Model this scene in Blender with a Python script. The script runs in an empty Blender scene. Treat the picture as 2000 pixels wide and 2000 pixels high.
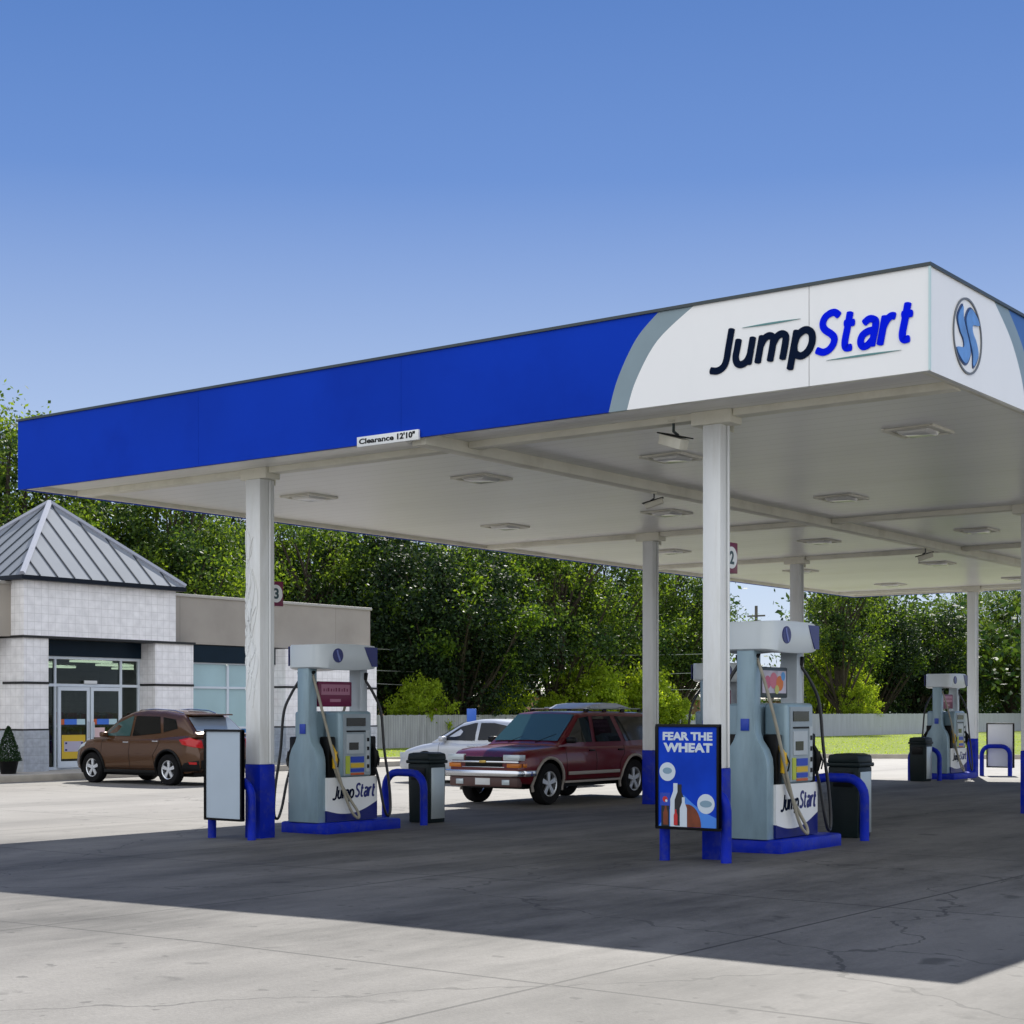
import bpy, bmesh, math, random
from mathutils import Vector, Matrix
R = math.radians
sc = bpy.context.scene
col = sc.collection
random.seed(7)

# ------------------------------------------------------------------ camera
F = 3188.0; H = 1.62; YAW = R(36.8); HZ = 1389.0
cS, cC = math.sin(YAW), math.cos(YAW)
cam = bpy.data.cameras.new('camera'); co = bpy.data.objects.new('camera', cam); col.objects.link(co)
co.location = (0, 0, H); co.rotation_euler = (R(90), 0, YAW)
cam.sensor_width = 36; cam.lens = 36 * F / 2000; cam.shift_y = (HZ - 1000) / 2000
cam.clip_end = 5000; cam.clip_start = 0.1
sc.camera = co

def gz(x):
    return max(0.0, min(1.0, (x + 15.0) / 7.0)) * 0.095

# ------------------------------------------------------------------ materials
MATS = {}
def nd(nt, t, **kw):
    n = nt.nodes.new(t)
    for k, v in kw.items(): setattr(n, k, v)
    return n
def mat(name, c, rough=0.5, metal=0.0, var=0.0, vscale=3.0, bump=0.0, bscale=30.0, coat=0.0, spec=None, stain=None, sscale=1.0, samt=0.3, stretch=(1, 1, 1)):
    if name in MATS: return MATS[name]
    m = bpy.data.materials.new(name); m.use_nodes = True; nt = m.node_tree
    b = nt.nodes['Principled BSDF']
    c4 = (c[0], c[1], c[2], 1)
    b.inputs['Base Color'].default_value = c4
    b.inputs['Roughness'].default_value = rough
    b.inputs['Metallic'].default_value = metal
    b.inputs['Coat Weight'].default_value = coat
    b.inputs['Coat Roughness'].default_value = 0.05
    if spec is not None: b.inputs['Specular IOR Level'].default_value = spec
    tc = nd(nt, 'ShaderNodeTexCoord'); mp = nd(nt, 'ShaderNodeMapping'); mp.inputs['Scale'].default_value = stretch
    nt.links.new(tc.outputs['Object'], mp.inputs['Vector'])
    src = None
    if var > 0:
        n = nd(nt, 'ShaderNodeTexNoise'); n.inputs['Scale'].default_value = vscale; n.inputs['Detail'].default_value = 6
        nt.links.new(mp.outputs[0], n.inputs['Vector'])
        mr = nd(nt, 'ShaderNodeMapRange'); mr.inputs[1].default_value = 0.3; mr.inputs[2].default_value = 0.7
        mr.inputs[3].default_value = 1 - var; mr.inputs[4].default_value = 1 + var
        nt.links.new(n.outputs['Fac'], mr.inputs[0])
        mx = nd(nt, 'ShaderNodeVectorMath', operation='SCALE'); mx.inputs[0].default_value = c
        nt.links.new(mr.outputs[0], mx.inputs['Scale']); src = mx.outputs[0]
    if stain is not None:
        n2 = nd(nt, 'ShaderNodeTexNoise'); n2.inputs['Scale'].default_value = sscale; n2.inputs['Detail'].default_value = 8
        n2.inputs['Roughness'].default_value = 0.65
        nt.links.new(mp.outputs[0], n2.inputs['Vector'])
        mr2 = nd(nt, 'ShaderNodeMapRange'); mr2.inputs[1].default_value = 0.5; mr2.inputs[2].default_value = 0.72
        mr2.inputs[3].default_value = 0; mr2.inputs[4].default_value = samt
        nt.links.new(n2.outputs['Fac'], mr2.inputs[0])
        mm = nd(nt, 'ShaderNodeMix', data_type='RGBA'); nt.links.new(mr2.outputs[0], mm.inputs[0])
        if src: nt.links.new(src, mm.inputs[6])
        else: mm.inputs[6].default_value = c4
        mm.inputs[7].default_value = (*stain, 1); src = mm.outputs[2]
    if src: nt.links.new(src, b.inputs['Base Color'])
    if bump > 0:
        n3 = nd(nt, 'ShaderNodeTexNoise'); n3.inputs['Scale'].default_value = bscale; n3.inputs['Detail'].default_value = 5
        nt.links.new(mp.outputs[0], n3.inputs['Vector'])
        bp = nd(nt, 'ShaderNodeBump'); bp.inputs['Strength'].default_value = bump; bp.inputs['Distance'].default_value = 0.02
        nt.links.new(n3.outputs['Fac'], bp.inputs['Height']); nt.links.new(bp.outputs[0], b.inputs['Normal'])
    MATS[name] = m
    return m

def math_node(nt, op, a, b=None, c=None):
    n = nd(nt, 'ShaderNodeMath', operation=op)
    for i, v in enumerate((a, b, c)):
        if v is None: continue
        if isinstance(v, (int, float)): n.inputs[i].default_value = v
        else: nt.links.new(v, n.inputs[i])
    return n.outputs[0]

def grid_lines(nt, comp, period, width, off=0.0):
    """1 inside a thin line every `period` along a coordinate"""
    s = math_node(nt, 'ADD', comp, 1000.0 * period + off)
    s = math_node(nt, 'MODULO', s, period)
    return math_node(nt, 'LESS_THAN', s, width)

def mat_lines(name, c, linec, axes, rough=0.6, var=0.08, vscale=2.0, bump=0.25, stain=None, samt=0.25, sscale=.7, stretch=(1, 1, 1), lamt=1.0):
    """surface with a groove pattern; axes = [(axis, period, width, offset)]"""
    m = mat(name, c, rough, 0, var, vscale, 0, 30, stain=stain, samt=samt, sscale=sscale, stretch=stretch)
    nt = m.node_tree; b = nt.nodes['Principled BSDF']
    tc = nd(nt, 'ShaderNodeTexCoord'); sp = nd(nt, 'ShaderNodeSeparateXYZ'); nt.links.new(tc.outputs['Object'], sp.inputs[0])
    tot = None
    for ax, per, w, off in axes:
        g = grid_lines(nt, sp.outputs[ax], per, w, off)
        tot = g if tot is None else math_node(nt, 'MAXIMUM', tot, g)
    tot2 = math_node(nt, 'MULTIPLY', tot, lamt)
    mm = nd(nt, 'ShaderNodeMix', data_type='RGBA'); nt.links.new(tot2, mm.inputs[0])
    l = b.inputs['Base Color'].links
    if l: nt.links.new(l[0].from_socket, mm.inputs[6])
    else: mm.inputs[6].default_value = (*c, 1)
    mm.inputs[7].default_value = (*linec, 1); nt.links.new(mm.outputs[2], b.inputs['Base Color'])
    n3 = nd(nt, 'ShaderNodeTexNoise'); n3.inputs['Scale'].default_value = 60; nt.links.new(tc.outputs['Object'], n3.inputs['Vector'])
    h = math_node(nt, 'SUBTRACT', math_node(nt, 'MULTIPLY', n3.outputs['Fac'], 0.35), tot)
    bp = nd(nt, 'ShaderNodeBump'); bp.inputs['Strength'].default_value = bump; bp.inputs['Distance'].default_value = 0.01
    nt.links.new(h, bp.inputs['Height']); nt.links.new(bp.outputs[0], b.inputs['Normal'])
    return m

WHITE = mat('white_paint', (.86, .87, .86), .35, var=.03, vscale=1.5, stain=(.6, .62, .6), samt=.18, sscale=.8)
PANELW = mat('white_acrylic', (.90, .905, .90), .22, var=.015, vscale=.8, stain=(.7, .72, .72), samt=.15, sscale=1.2, stretch=(1, 1, .3))
CREAM = mat('cream_paint', (.84, .82, .70), .5, var=.06, vscale=2, stain=(.42, .38, .26), samt=.35, sscale=1.5)
COLW = mat('column_white', (.80, .82, .82), .4, var=.04, vscale=2, stain=(.45, .43, .36), samt=.4, sscale=1.2, stretch=(3, 3, .5), bump=.05, bscale=6)
BLUEF = mat('blue_fascia', (.004, .042, .46), .55, spec=.06, var=.10, vscale=.5, stain=(.002, .022, .30), samt=.4, sscale=.6)
BLUEP = mat('blue_paint', (.003, .018, .36), .45, spec=.15, var=.2, vscale=4, stain=(.07, .08, .14), samt=.4, sscale=7, bump=.12)
BLUES = mat('sky_blue_fascia', (.01, .10, .36), .3, var=.05)
GREYF = mat('grey_fascia', (.22, .30, .34), .35, var=.05)
TRIMD = mat('dark_trim', (.035, .05, .055), .4, var=.1)
NAVY = mat('navy_lettering', (.003, .009, .03), .6, spec=.05)
LBLUE = mat('blue_lettering', (.0, .012, .80), .6, spec=.05)
ALUM = mat('aluminium', (.62, .65, .68), .35, .6, var=.03)
FRAMEW = mat('window_frame_white', (.62, .68, .74), .35, var=.03)
BLACKP = mat('black_plastic', (.004, .0045, .005), .45, spec=.2, var=.2, vscale=6, bump=.05)
DARKG = mat('dark_green_bin', (.004, .011, .012), .5, spec=.25, var=.2, vscale=4, bump=.1, bscale=60)
RUBBER = mat('tyre_rubber', (.008, .008, .009), .85, spec=.2, var=.15, vscale=10, bump=.15)
HOSE = mat('hose_grey', (.30, .28, .22), .5, var=.12, vscale=9)
HOSEB = mat('hose_black', (.012, .013, .016), .4, var=.1)
YEL = mat('nozzle_yellow', (.62, .38, .015), .4, var=.1, vscale=10)
PUMPG = mat('pump_grey', (.25, .36, .42), .34, .1, var=.07, vscale=3, stain=(.12, .17, .2), samt=.4, sscale=2, stretch=(2, 2, .5))
PUMPL = mat('pump_light_grey', (.44, .49, .52), .35, var=.05, vscale=4)
PUMPD = mat('pump_face_grey', (.30, .36, .40), .4, var=.06)
NAVYP = mat('navy_paint', (.002, .008, .14), .3, var=.08)
MAROON = mat('maroon_panel', (.16, .006, .055), .35, var=.05)
PINKISH = mat('pale_pink_panel', (.40, .16, .24), .4)
SCREEN = mat('dark_screen', (.006, .009, .010), .12)
ORANGE = mat('orange_label', (.50, .10, .015), .4)
YELLOW = mat('yellow_label', (.62, .42, .02), .4)
BLUEL = mat('blue_label', (.01, .05, .42), .4)
GREENL = mat('lime_label', (.42, .50, .04), .4)
SIGNW = mat('sign_white', (.78, .80, .80), .4, var=.03)
SIGNG = mat('blank_sign_grey', (.42, .50, .58), .3, var=.04, vscale=2)
TAN = mat_lines('tan_stucco', (.34, .31, .27), (.24, .22, .19), [(1, 3.05, .02, .3)], .85, var=.06, vscale=1.2, bump=.2, stain=(.22, .2, .17), samt=.3)
BLOCK = mat_lines('split_block', (.87, .86, .86), (.60, .59, .58), [(1, .203, .012, 0), (2, .203, .012, .07), (0, .203, .012, -.09)], .85, var=.10, vscale=5, bump=.5, stain=(.5, .49, .48), samt=.35, lamt=.7)
BLOCKB = mat_lines('lower_block', (.40, .43, .47), (.28, .30, .33), [(1, .406, .012, 0), (2, .203, .012, .07), (0, .406, .012, -.09)], .85, var=.16, vscale=9, bump=.7, lamt=.6)
STRIPE = mat('dark_stripe', (.016, .016, .016), .6, var=.1)
SPAND = mat('spandrel_navy', (.004, .014, .026), .3, var=.1, spec=.15)
ROOFM = mat('roof_metal', (.23, .25, .28), .8, 0, spec=.08, var=.05, vscale=1)
ROOFS = mat('roof_seam', (.03, .04, .05), .4, .2)
EAVE = mat('eave_dark', (.005, .008, .014), .4, spec=.2)
GRAVEL = mat('roof_gravel', (.3, .29, .27), .9, var=.1)
CURB = mat('kerb_concrete', (.44, .40, .33), .9, var=.12, vscale=3, bump=.3, stain=(.2, .18, .14), samt=.4)
WALK = mat_lines('sidewalk_concrete', (.42, .39, .34), (.2, .18, .16), [(1, 1.5, .02, 0)], .9, var=.1, vscale=1.5, bump=.2)
LAMPB = mat('lamp_housing', (.86, .84, .74), .5, var=.05)
LENS = mat('lamp_lens', (.85, .85, .82), .15)
BARK = mat('bark', (.045, .035, .026), .9, var=.25, vscale=6, bump=.6, bscale=12)
CHROME = mat('chrome', (.62, .64, .68), .16, 1.0)
GLASSC = mat('clear_lamp_glass', (.55, .62, .66), .08, .2)
ORL = mat('amber_lamp', (.62, .18, .01), .15)
REDL = mat('red_lamp', (.45, .008, .01), .12)
FENCEM = mat_lines('fence_wood', (.32, .325, .345), (.08, .09, .09), [(1, .15, .012, 0)], .85, var=.22, vscale=4, bump=.4, stretch=(1, 1, .15))
FENCEV = mat_lines('fence_pale', (.37, .385, .44), (.14, .17, .18), [(1, .15, .010, 0)], .7, var=.10, vscale=4, bump=.3, stretch=(1, 1, .15))
BRICKH = mat('house_brick', (.45, .27, .20), .85, var=.12, vscale=8)
SHING = mat('house_shingle', (.62, .58, .52), .9, var=.12, vscale=6)
HOUSEW = mat('house_siding', (.6, .6, .58), .7, var=.05)
POLEM = mat('weathered_pole', (.11, .10, .09), .9, var=.2)
WIREM = mat('wire', (.30, .32, .31), .5)
GALV = mat('galvanised', (.42, .47, .48), .4, .6, var=.06)
HCBLUE = mat('sign_blue', (.03, .12, .52), .4)

def glass_mat(name, tint, refl=0.35, transp=0.5):
    m = bpy.data.materials.new(name); m.use_nodes = True; nt = m.node_tree
    for n in list(nt.nodes): nt.nodes.remove(n)
    out = nd(nt, 'ShaderNodeOutputMaterial'); gl = nd(nt, 'ShaderNodeBsdfGlossy'); gl.inputs['Roughness'].default_value = .03
    gl.inputs['Color'].default_value = (.9, .95, 1, 1)
    tr = nd(nt, 'ShaderNodeBsdfTransparent'); tr.inputs['Color'].default_value = (*tint, 1)
    lw = nd(nt, 'ShaderNodeFresnel'); lw.inputs[0].default_value = 1.5
    f = math_node(nt, 'ADD', math_node(nt, 'MULTIPLY', lw.outputs[0], .45), refl)
    f.node.use_clamp = True
    mx = nd(nt, 'ShaderNodeMixShader'); nt.links.new(f, mx.inputs[0]); nt.links.new(tr.outputs[0], mx.inputs[1]); nt.links.new(gl.outputs[0], mx.inputs[2])
    nt.links.new(mx.outputs[0], out.inputs[0]); return m
DOORGLASS = glass_mat('door_glass', (.42, .46, .45), .0)
CARGLASS = mat('car_glass', (.003, .004, .004), .05, spec=.45)
CARGLASSL = mat('windscreen_glass', (.035, .085, .085), .04, spec=.7)
WINGLASS = mat('window_film', (.34, .50, .53), .10, var=.08, vscale=.8, spec=.8)

def paint(name, c, metal=.3, rough=.3):
    return mat(name, c, rough, metal, coat=.55, spec=.3, var=.02)
REDP = paint('maroon_car_paint', (.105, .0015, .008), .15, .3)
BRNP = paint('bronze_car_paint', (.085, .038, .016), .3, .25)
WHTP = paint('silver_white_car_paint', (.55, .58, .62), .2)

def leaf_mat(name, c1, c2, trans=.45):
    m = bpy.data.materials.new(name); m.use_nodes = True; nt = m.node_tree
    for n in list(nt.nodes): nt.nodes.remove(n)
    out = nd(nt, 'ShaderNodeOutputMaterial')
    g = nd(nt, 'ShaderNodeNewGeometry'); rp = nd(nt, 'ShaderNodeValToRGB')
    rp.color_ramp.elements[0].color = (*c1, 1); rp.color_ramp.elements[1].color = (*c2, 1)
    rp.color_ramp.elements[0].position = .2
    nt.links.new(g.outputs['Random Per Island'], rp.inputs[0])
    d = nd(nt, 'ShaderNodeBsdfPrincipled'); d.inputs['Roughness'].default_value = .55; d.inputs['Specular IOR Level'].default_value = .18
    t = nd(nt, 'ShaderNodeBsdfTranslucent')
    sc_ = nd(nt, 'ShaderNodeVectorMath', operation='MULTIPLY'); sc_.inputs[1].default_value = (2.3, 2.1, .7)
    nt.links.new(rp.outputs[0], d.inputs['Base Color']); nt.links.new(rp.outputs[0], sc_.inputs[0]); nt.links.new(sc_.outputs[0], t.inputs[0])
    mx = nd(nt, 'ShaderNodeMixShader'); mx.inputs[0].default_value = trans
    nt.links.new(d.outputs[0], mx.inputs[1]); nt.links.new(t.outputs[0], mx.inputs[2]); nt.links.new(mx.outputs[0], out.inputs[0])
    return m
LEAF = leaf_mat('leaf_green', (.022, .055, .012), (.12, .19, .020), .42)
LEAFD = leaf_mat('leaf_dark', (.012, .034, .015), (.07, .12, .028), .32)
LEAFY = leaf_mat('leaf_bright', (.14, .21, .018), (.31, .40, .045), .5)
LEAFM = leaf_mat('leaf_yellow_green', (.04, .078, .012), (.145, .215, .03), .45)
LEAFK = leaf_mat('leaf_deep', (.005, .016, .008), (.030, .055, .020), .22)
LEAFC = leaf_mat('leaf_conifer', (.012, .035, .012), (.03, .06, .02), .15)

# ground materials
def ground_mat():
    m = bpy.data.materials.new('concrete_forecourt'); m.use_nodes = True; nt = m.node_tree; b = nt.nodes['Principled BSDF']
    tc = nd(nt, 'ShaderNodeTexCoord'); sp = nd(nt, 'ShaderNodeSeparateXYZ'); nt.links.new(tc.outputs['Object'], sp.inputs[0])
    def noise(s, det=6, rough=.6, st=(1, 1, 1)):
        mp = nd(nt, 'ShaderNodeMapping'); mp.inputs['Scale'].default_value = st; nt.links.new(tc.outputs['Object'], mp.inputs[0])
        n = nd(nt, 'ShaderNodeTexNoise'); n.inputs['Scale'].default_value = s; n.inputs['Detail'].default_value = det; n.inputs['Roughness'].default_value = rough
        nt.links.new(mp.outputs[0], n.inputs['Vector']); return n.outputs['Fac']
    def rng(f, a, b_, c, d):
        r = nd(nt, 'ShaderNodeMapRange'); r.inputs[1].default_value = a; r.inputs[2].default_value = b_; r.inputs[3].default_value = c; r.inputs[4].default_value = d
        nt.links.new(f, r.inputs[0]); return r.outputs[0]
    big = rng(noise(.10), .3, .7, .86, 1.10); mid = rng(noise(.9, 8, .7), .3, .7, .90, 1.08); fine = rng(noise(35, 3), .3, .7, .90, 1.10)
    wear = rng(noise(.35, 5, .6, (1, .25, 1)), .45, .68, 1.0, .72)
    k = math_node(nt, 'MULTIPLY', math_node(nt, 'MULTIPLY', big, mid), math_node(nt, 'MULTIPLY', fine, wear))
    mpc = nd(nt, 'ShaderNodeVectorMath', operation='ADD'); nz_ = nd(nt, 'ShaderNodeTexNoise'); nz_.inputs['Scale'].default_value = 1.3; nz_.inputs['Detail'].default_value = 4
    nt.links.new(tc.outputs['Object'], nz_.inputs['Vector']); nt.links.new(tc.outputs['Object'], mpc.inputs[0]); nt.links.new(nz_.outputs['Color'], mpc.inputs[1])
    vo = nd(nt, 'ShaderNodeTexVoronoi', feature='DISTANCE_TO_EDGE'); vo.inputs['Scale'].default_value = .16; nt.links.new(mpc.outputs[0], vo.inputs['Vector'])
    crk = math_node(nt, 'MULTIPLY', math_node(nt, 'LESS_THAN', vo.outputs['Distance'], .0022), .5)
    k = math_node(nt, 'MULTIPLY', k, math_node(nt, 'SUBTRACT', 1.0, crk))
    drip = rng(noise(7.5, 2, .4), .70, .75, 0, .5)
    k = math_node(nt, 'MULTIPLY', k, math_node(nt, 'SUBTRACT', 1.0, drip))
    tyre = rng(noise(.8, 4, .6, (1, .05, 1)), .58, .66, 0, .22)
    k = math_node(nt, 'MULTIPLY', k, math_node(nt, 'SUBTRACT', 1.0, tyre))
    spots = rng(noise(2.2, 3, .5), .66, .74, 0, .55)
    k = math_node(nt, 'MULTIPLY', k, math_node(nt, 'SUBTRACT', 1.0, spots))
    # canopy shade painted into the ground colour, broken up like lane grime
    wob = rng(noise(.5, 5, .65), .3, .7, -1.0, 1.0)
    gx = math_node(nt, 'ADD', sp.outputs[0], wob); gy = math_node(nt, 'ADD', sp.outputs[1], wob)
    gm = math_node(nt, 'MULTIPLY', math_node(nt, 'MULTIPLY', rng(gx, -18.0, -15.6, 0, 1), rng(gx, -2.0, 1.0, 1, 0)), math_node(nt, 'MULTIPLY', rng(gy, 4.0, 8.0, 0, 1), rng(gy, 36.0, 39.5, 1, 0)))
    shade_pat = rng(noise(.55, 7, .72, (1, .3, 1)), .36, .62, .80, .25)
    k = math_node(nt, 'MULTIPLY', k, math_node(nt, 'SUBTRACT', 1.0, math_node(nt, 'MULTIPLY', gm, shade_pat)))
    j = math_node(nt, 'MAXIMUM', grid_lines(nt, sp.outputs[0], 4.5, .03, .8), grid_lines(nt, sp.outputs[1], 4.5, .03, 1.6))
    k = math_node(nt, 'MULTIPLY', k, math_node(nt, 'SUBTRACT', 1.0, math_node(nt, 'MULTIPLY', j, .7)))
    v = nd(nt, 'ShaderNodeVectorMath', operation='SCALE'); v.inputs[0].default_value = (.205, .196, .180); nt.links.new(k, v.inputs['Scale'])
    nt.links.new(v.outputs[0], b.inputs['Base Color']); b.inputs['Roughness'].default_value = .75
    bp = nd(nt, 'ShaderNodeBump'); bp.inputs['Strength'].default_value = .3; bp.inputs['Distance'].default_value = .01
    nt.links.new(noise(50, 4), bp.inputs['Height']); nt.links.new(bp.outputs[0], b.inputs['Normal'])
    return m
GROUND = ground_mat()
GRASS = mat('grass_lawn', (.165, .21, .035), .9, var=.2, vscale=1.5, bump=.5, bscale=40, stain=(.14, .20, .02), samt=.6, sscale=.4, spec=.1)
SOIL = mat('field_ground', (.10, .12, .04), .95, var=.3, vscale=.3)

# ------------------------------------------------------------------ object helpers
def link(o, parent=None):
    col.objects.link(o)
    if parent is not None: o.parent = parent
    return o
def tag(o, label=None, cat=None, group=None, kind=None):
    if label: o['label'] = label
    if cat: o['category'] = cat
    if group: o['group'] = group
    if kind: o['kind'] = kind
    return o
def thing(name, label, cat, loc=(0, 0, 0), rz=0, group=None):
    o = bpy.data.objects.new(name, None); o.empty_display_size = .2; link(o); o.location = loc; o.rotation_euler = (0, 0, rz)
    return tag(o, label, cat, group)
def copy_tree(o, parent=None):
    c = o.copy(); link(c, parent)
    if parent is not None: c.matrix_parent_inverse = o.matrix_parent_inverse.copy()
    for ch in list(o.children): copy_tree(ch, c)
    return c

class MB:
    def __init__(s): s.v = []; s.f = []; s.m = []
    def add(s, vs, fs, mi=0):
        o = len(s.v); s.v += [tuple(v) for v in vs]; s.f += [tuple(i + o for i in f) for f in fs]; s.m += [mi] * len(fs); return s
    def box(s, x0, x1, y0, y1, z0, z1, mi=0):
        return s.add([(x0, y0, z0), (x1, y0, z0), (x1, y1, z0), (x0, y1, z0), (x0, y0, z1), (x1, y0, z1), (x1, y1, z1), (x0, y1, z1)],
                     [(0, 3, 2, 1), (4, 5, 6, 7), (0, 1, 5, 4), (1, 2, 6, 5), (2, 3, 7, 6), (3, 0, 4, 7)], mi)
    def prism(s, pts, a0, a1, ax=1, mi=0):
        """pts 2D polygon; extruded along axis ax from a0 to a1. ax=0: pts=(y,z); ax=1: (x,z); ax=2: (x,y)"""
        n = len(pts)
        def P(p, a):
            return (a, p[0], p[1]) if ax == 0 else ((p[0], a, p[1]) if ax == 1 else (p[0], p[1], a))
        vs = [P(p, a0) for p in pts] + [P(p, a1) for p in pts]
        fs = [tuple(range(n)), tuple(range(2 * n - 1, n - 1, -1))] + [(i, i + n, (i + 1) % n + n, (i + 1) % n) for i in range(n)]
        return s.add(vs, fs, mi)
    def tube(s, pts, r, n=8, mi=0, caps=True):
        pts = [Vector(p) for p in pts]; rs = r if isinstance(r, (list, tuple)) else [r] * len(pts)
        rings = []; up = None
        for i, p in enumerate(pts):
            t = (pts[min(i + 1, len(pts) - 1)] - pts[max(i - 1, 0)])
            if t.length < 1e-9: t = Vector((0, 0, 1))
            t.normalize()
            if up is None:
                up = Vector((0, 0, 1)) if abs(t.z) < .9 else Vector((1, 0, 0))
            a = t.cross(up)
            if a.length < 1e-4: a = t.cross(Vector((.3, 1, .2)))
            a.normalize(); b = t.cross(a); up = a.cross(t) if False else -b if b.dot(up) < 0 else b
            rings.append([p + (a * math.cos(2 * math.pi * k / n) + b * math.sin(2 * math.pi * k / n)) * rs[i] for k in range(n)])
        vs = [v for rg in rings for v in rg]; fs = []
        for i in range(len(rings) - 1):
            for k in range(n): fs.append((i * n + k, i * n + (k + 1) % n, (i + 1) * n + (k + 1) % n, (i + 1) * n + k))
        if caps: fs += [tuple(range(n - 1, -1, -1)), tuple((len(rings) - 1) * n + k for k in range(n))]
        return s.add(vs, fs, mi)
    def lathe(s, prof, c, ax=1, n=28, mi=0):
        """prof: (r, a) along axis; closed loop profile not required"""
        vs = []; m = len(prof)
        for k in range(n):
            th = 2 * math.pi * k / n; cs, sn = math.cos(th), math.sin(th)
            for r, a in prof:
                p = (a, r * cs, r * sn) if ax == 0 else ((r * cs, a, r * sn) if ax == 1 else (r * cs, r * sn, a))
                vs.append((c[0] + p[0], c[1] + p[1], c[2] + p[2]))
        fs = []
        for k in range(n):
            k2 = (k + 1) % n
            for j in range(m - 1): fs.append((k * m + j, k * m + j + 1, k2 * m + j + 1, k2 * m + j))
        return s.add(vs, fs, mi)
    def mesh(s, name, mats, smooth=None, recalc=True):
        me = bpy.data.meshes.new(name); me.from_pydata(s.v, [], s.f)
        for m in (mats if isinstance(mats, (list, tuple)) else [mats]): me.materials.append(m)
        me.polygons.foreach_set('material_index', s.m)
        if recalc:
            bm = bmesh.new(); bm.from_mesh(me); bmesh.ops.recalc_face_normals(bm, faces=bm.faces); bm.to_mesh(me); bm.free()
        if smooth is not None:
            for p in me.polygons: p.use_smooth = True
            me.set_sharp_from_angle(angle=R(smooth))
        me.update(); return me
    def build(s, name, mats, parent=None, smooth=None, bevel=0, seg=2, loc=(0, 0, 0)):
        me = s.mesh(name, mats, smooth if bevel == 0 else None)
        if bevel:
            bm = bmesh.new(); bm.from_mesh(me)
            bmesh.ops.remove_doubles(bm, verts=bm.verts, dist=1e-5)
            es = [e for e in bm.edges if len(e.link_faces) == 2 and e.calc_face_angle(0) > R(30)]
            bmesh.ops.bevel(bm, geom=es, offset=bevel, segments=seg, affect='EDGES', profile=.5, clamp_overlap=True)
            bm.to_mesh(me); bm.free()
            for p in me.polygons: p.use_smooth = True
            me.set_sharp_from_angle(angle=R(35))
        o = bpy.data.objects.new(name, me); o.location = loc; link(o, parent); return o

def smooth_poly(pts, n=6):
    out = []; m = len(pts)
    for i in range(m):
        p0, p1, p2, p3 = [Vector(pts[(i + k - 1) % m]) for k in range(4)]
        for k in range(n):
            t = k / n
            out.append(tuple(.5 * ((2 * p1) + (-p0 + p2) * t + (2 * p0 - 5 * p1 + 4 * p2 - p3) * t * t + (-p0 + 3 * p1 - 3 * p2 + p3) * t ** 3)))
    return out
def spline(pts, n=8):
    out = []; m = len(pts)
    for i in range(m - 1):
        p0 = Vector(pts[max(i - 1, 0)]); p1 = Vector(pts[i]); p2 = Vector(pts[i + 1]); p3 = Vector(pts[min(i + 2, m - 1)])
        for k in range(n):
            t = k / n
            out.append(.5 * ((2 * p1) + (-p0 + p2) * t + (2 * p0 - 5 * p1 + 4 * p2 - p3) * t * t + (-p0 + 3 * p1 - 3 * p2 + p3) * t ** 3))
    out.append(Vector(pts[-1])); return out

def text_verts(s, width=None, height=None, bold=0.0, shear=0.0, depth=0.004, spacing=1.0):
    cu = bpy.data.curves.new('t', 'FONT'); cu.body = s; cu.size = 1; cu.offset = bold; cu.shear = shear; cu.extrude = .5; cu.space_character = spacing
    cu.resolution_u = 4; cu.align_x = 'LEFT'
    o = bpy.data.objects.new('t', cu); col.objects.link(o); dg = bpy.context.evaluated_depsgraph_get()
    me = bpy.data.meshes.new_from_object(o.evaluated_get(dg)); vs = [v.co.copy() for v in me.vertices]; fs = [tuple(p.vertices) for p in me.polygons]
    bpy.data.objects.remove(o); bpy.data.curves.remove(cu); bpy.data.meshes.remove(me)
    x0 = min(v.x for v in vs); x1 = max(v.x for v in vs); y0 = min(v.y for v in vs); y1 = max(v.y for v in vs)
    kx = width / (x1 - x0) if width else None; ky = height / (y1 - y0) if height else None
    kx = kx or ky; ky = ky or kx
    return [((v.x - x0) * kx, (v.y - y0) * ky, v.z * depth * 2) for v in vs], fs
def text_part(name, s, origin, ux, m, parent, width=None, height=None, **kw):
    """origin: lower-left corner; ux: horizontal reading direction in local xy; text stands up along z; sits proud of the plane"""
    vs, fs = text_verts(s, width, height, **kw)
    ux = Vector((*ux, 0)).normalized(); nrm = ux.cross(Vector((0, 0, 1)))
    og = Vector(origin); mb = MB(); mb.add([og + ux * v[0] + Vector((0, 0, v[1])) + nrm * v[2] for v in vs], fs)
    return mb.build(name, m, parent)

# ------------------------------------------------------------------ world, sun
SUNAZ = Vector((-.41, .92)).normalized(); SUNEL = 45.0
w = bpy.data.worlds.new('World'); sc.world = w; w.use_nodes = True; nt = w.node_tree
sky = nt.nodes.new('ShaderNodeTexSky'); sky.sky_type = 'NISHITA'; sky.sun_disc = False
sky.sun_elevation = R(SUNEL); sky.sun_rotation = math.atan2(SUNAZ.x, SUNAZ.y)
sky.altitude = 100; sky.air_density = 1.15; sky.dust_density = .35; sky.ozone_density = 3.5
bg = nt.nodes['Background']; bg.inputs[1].default_value = .15
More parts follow.
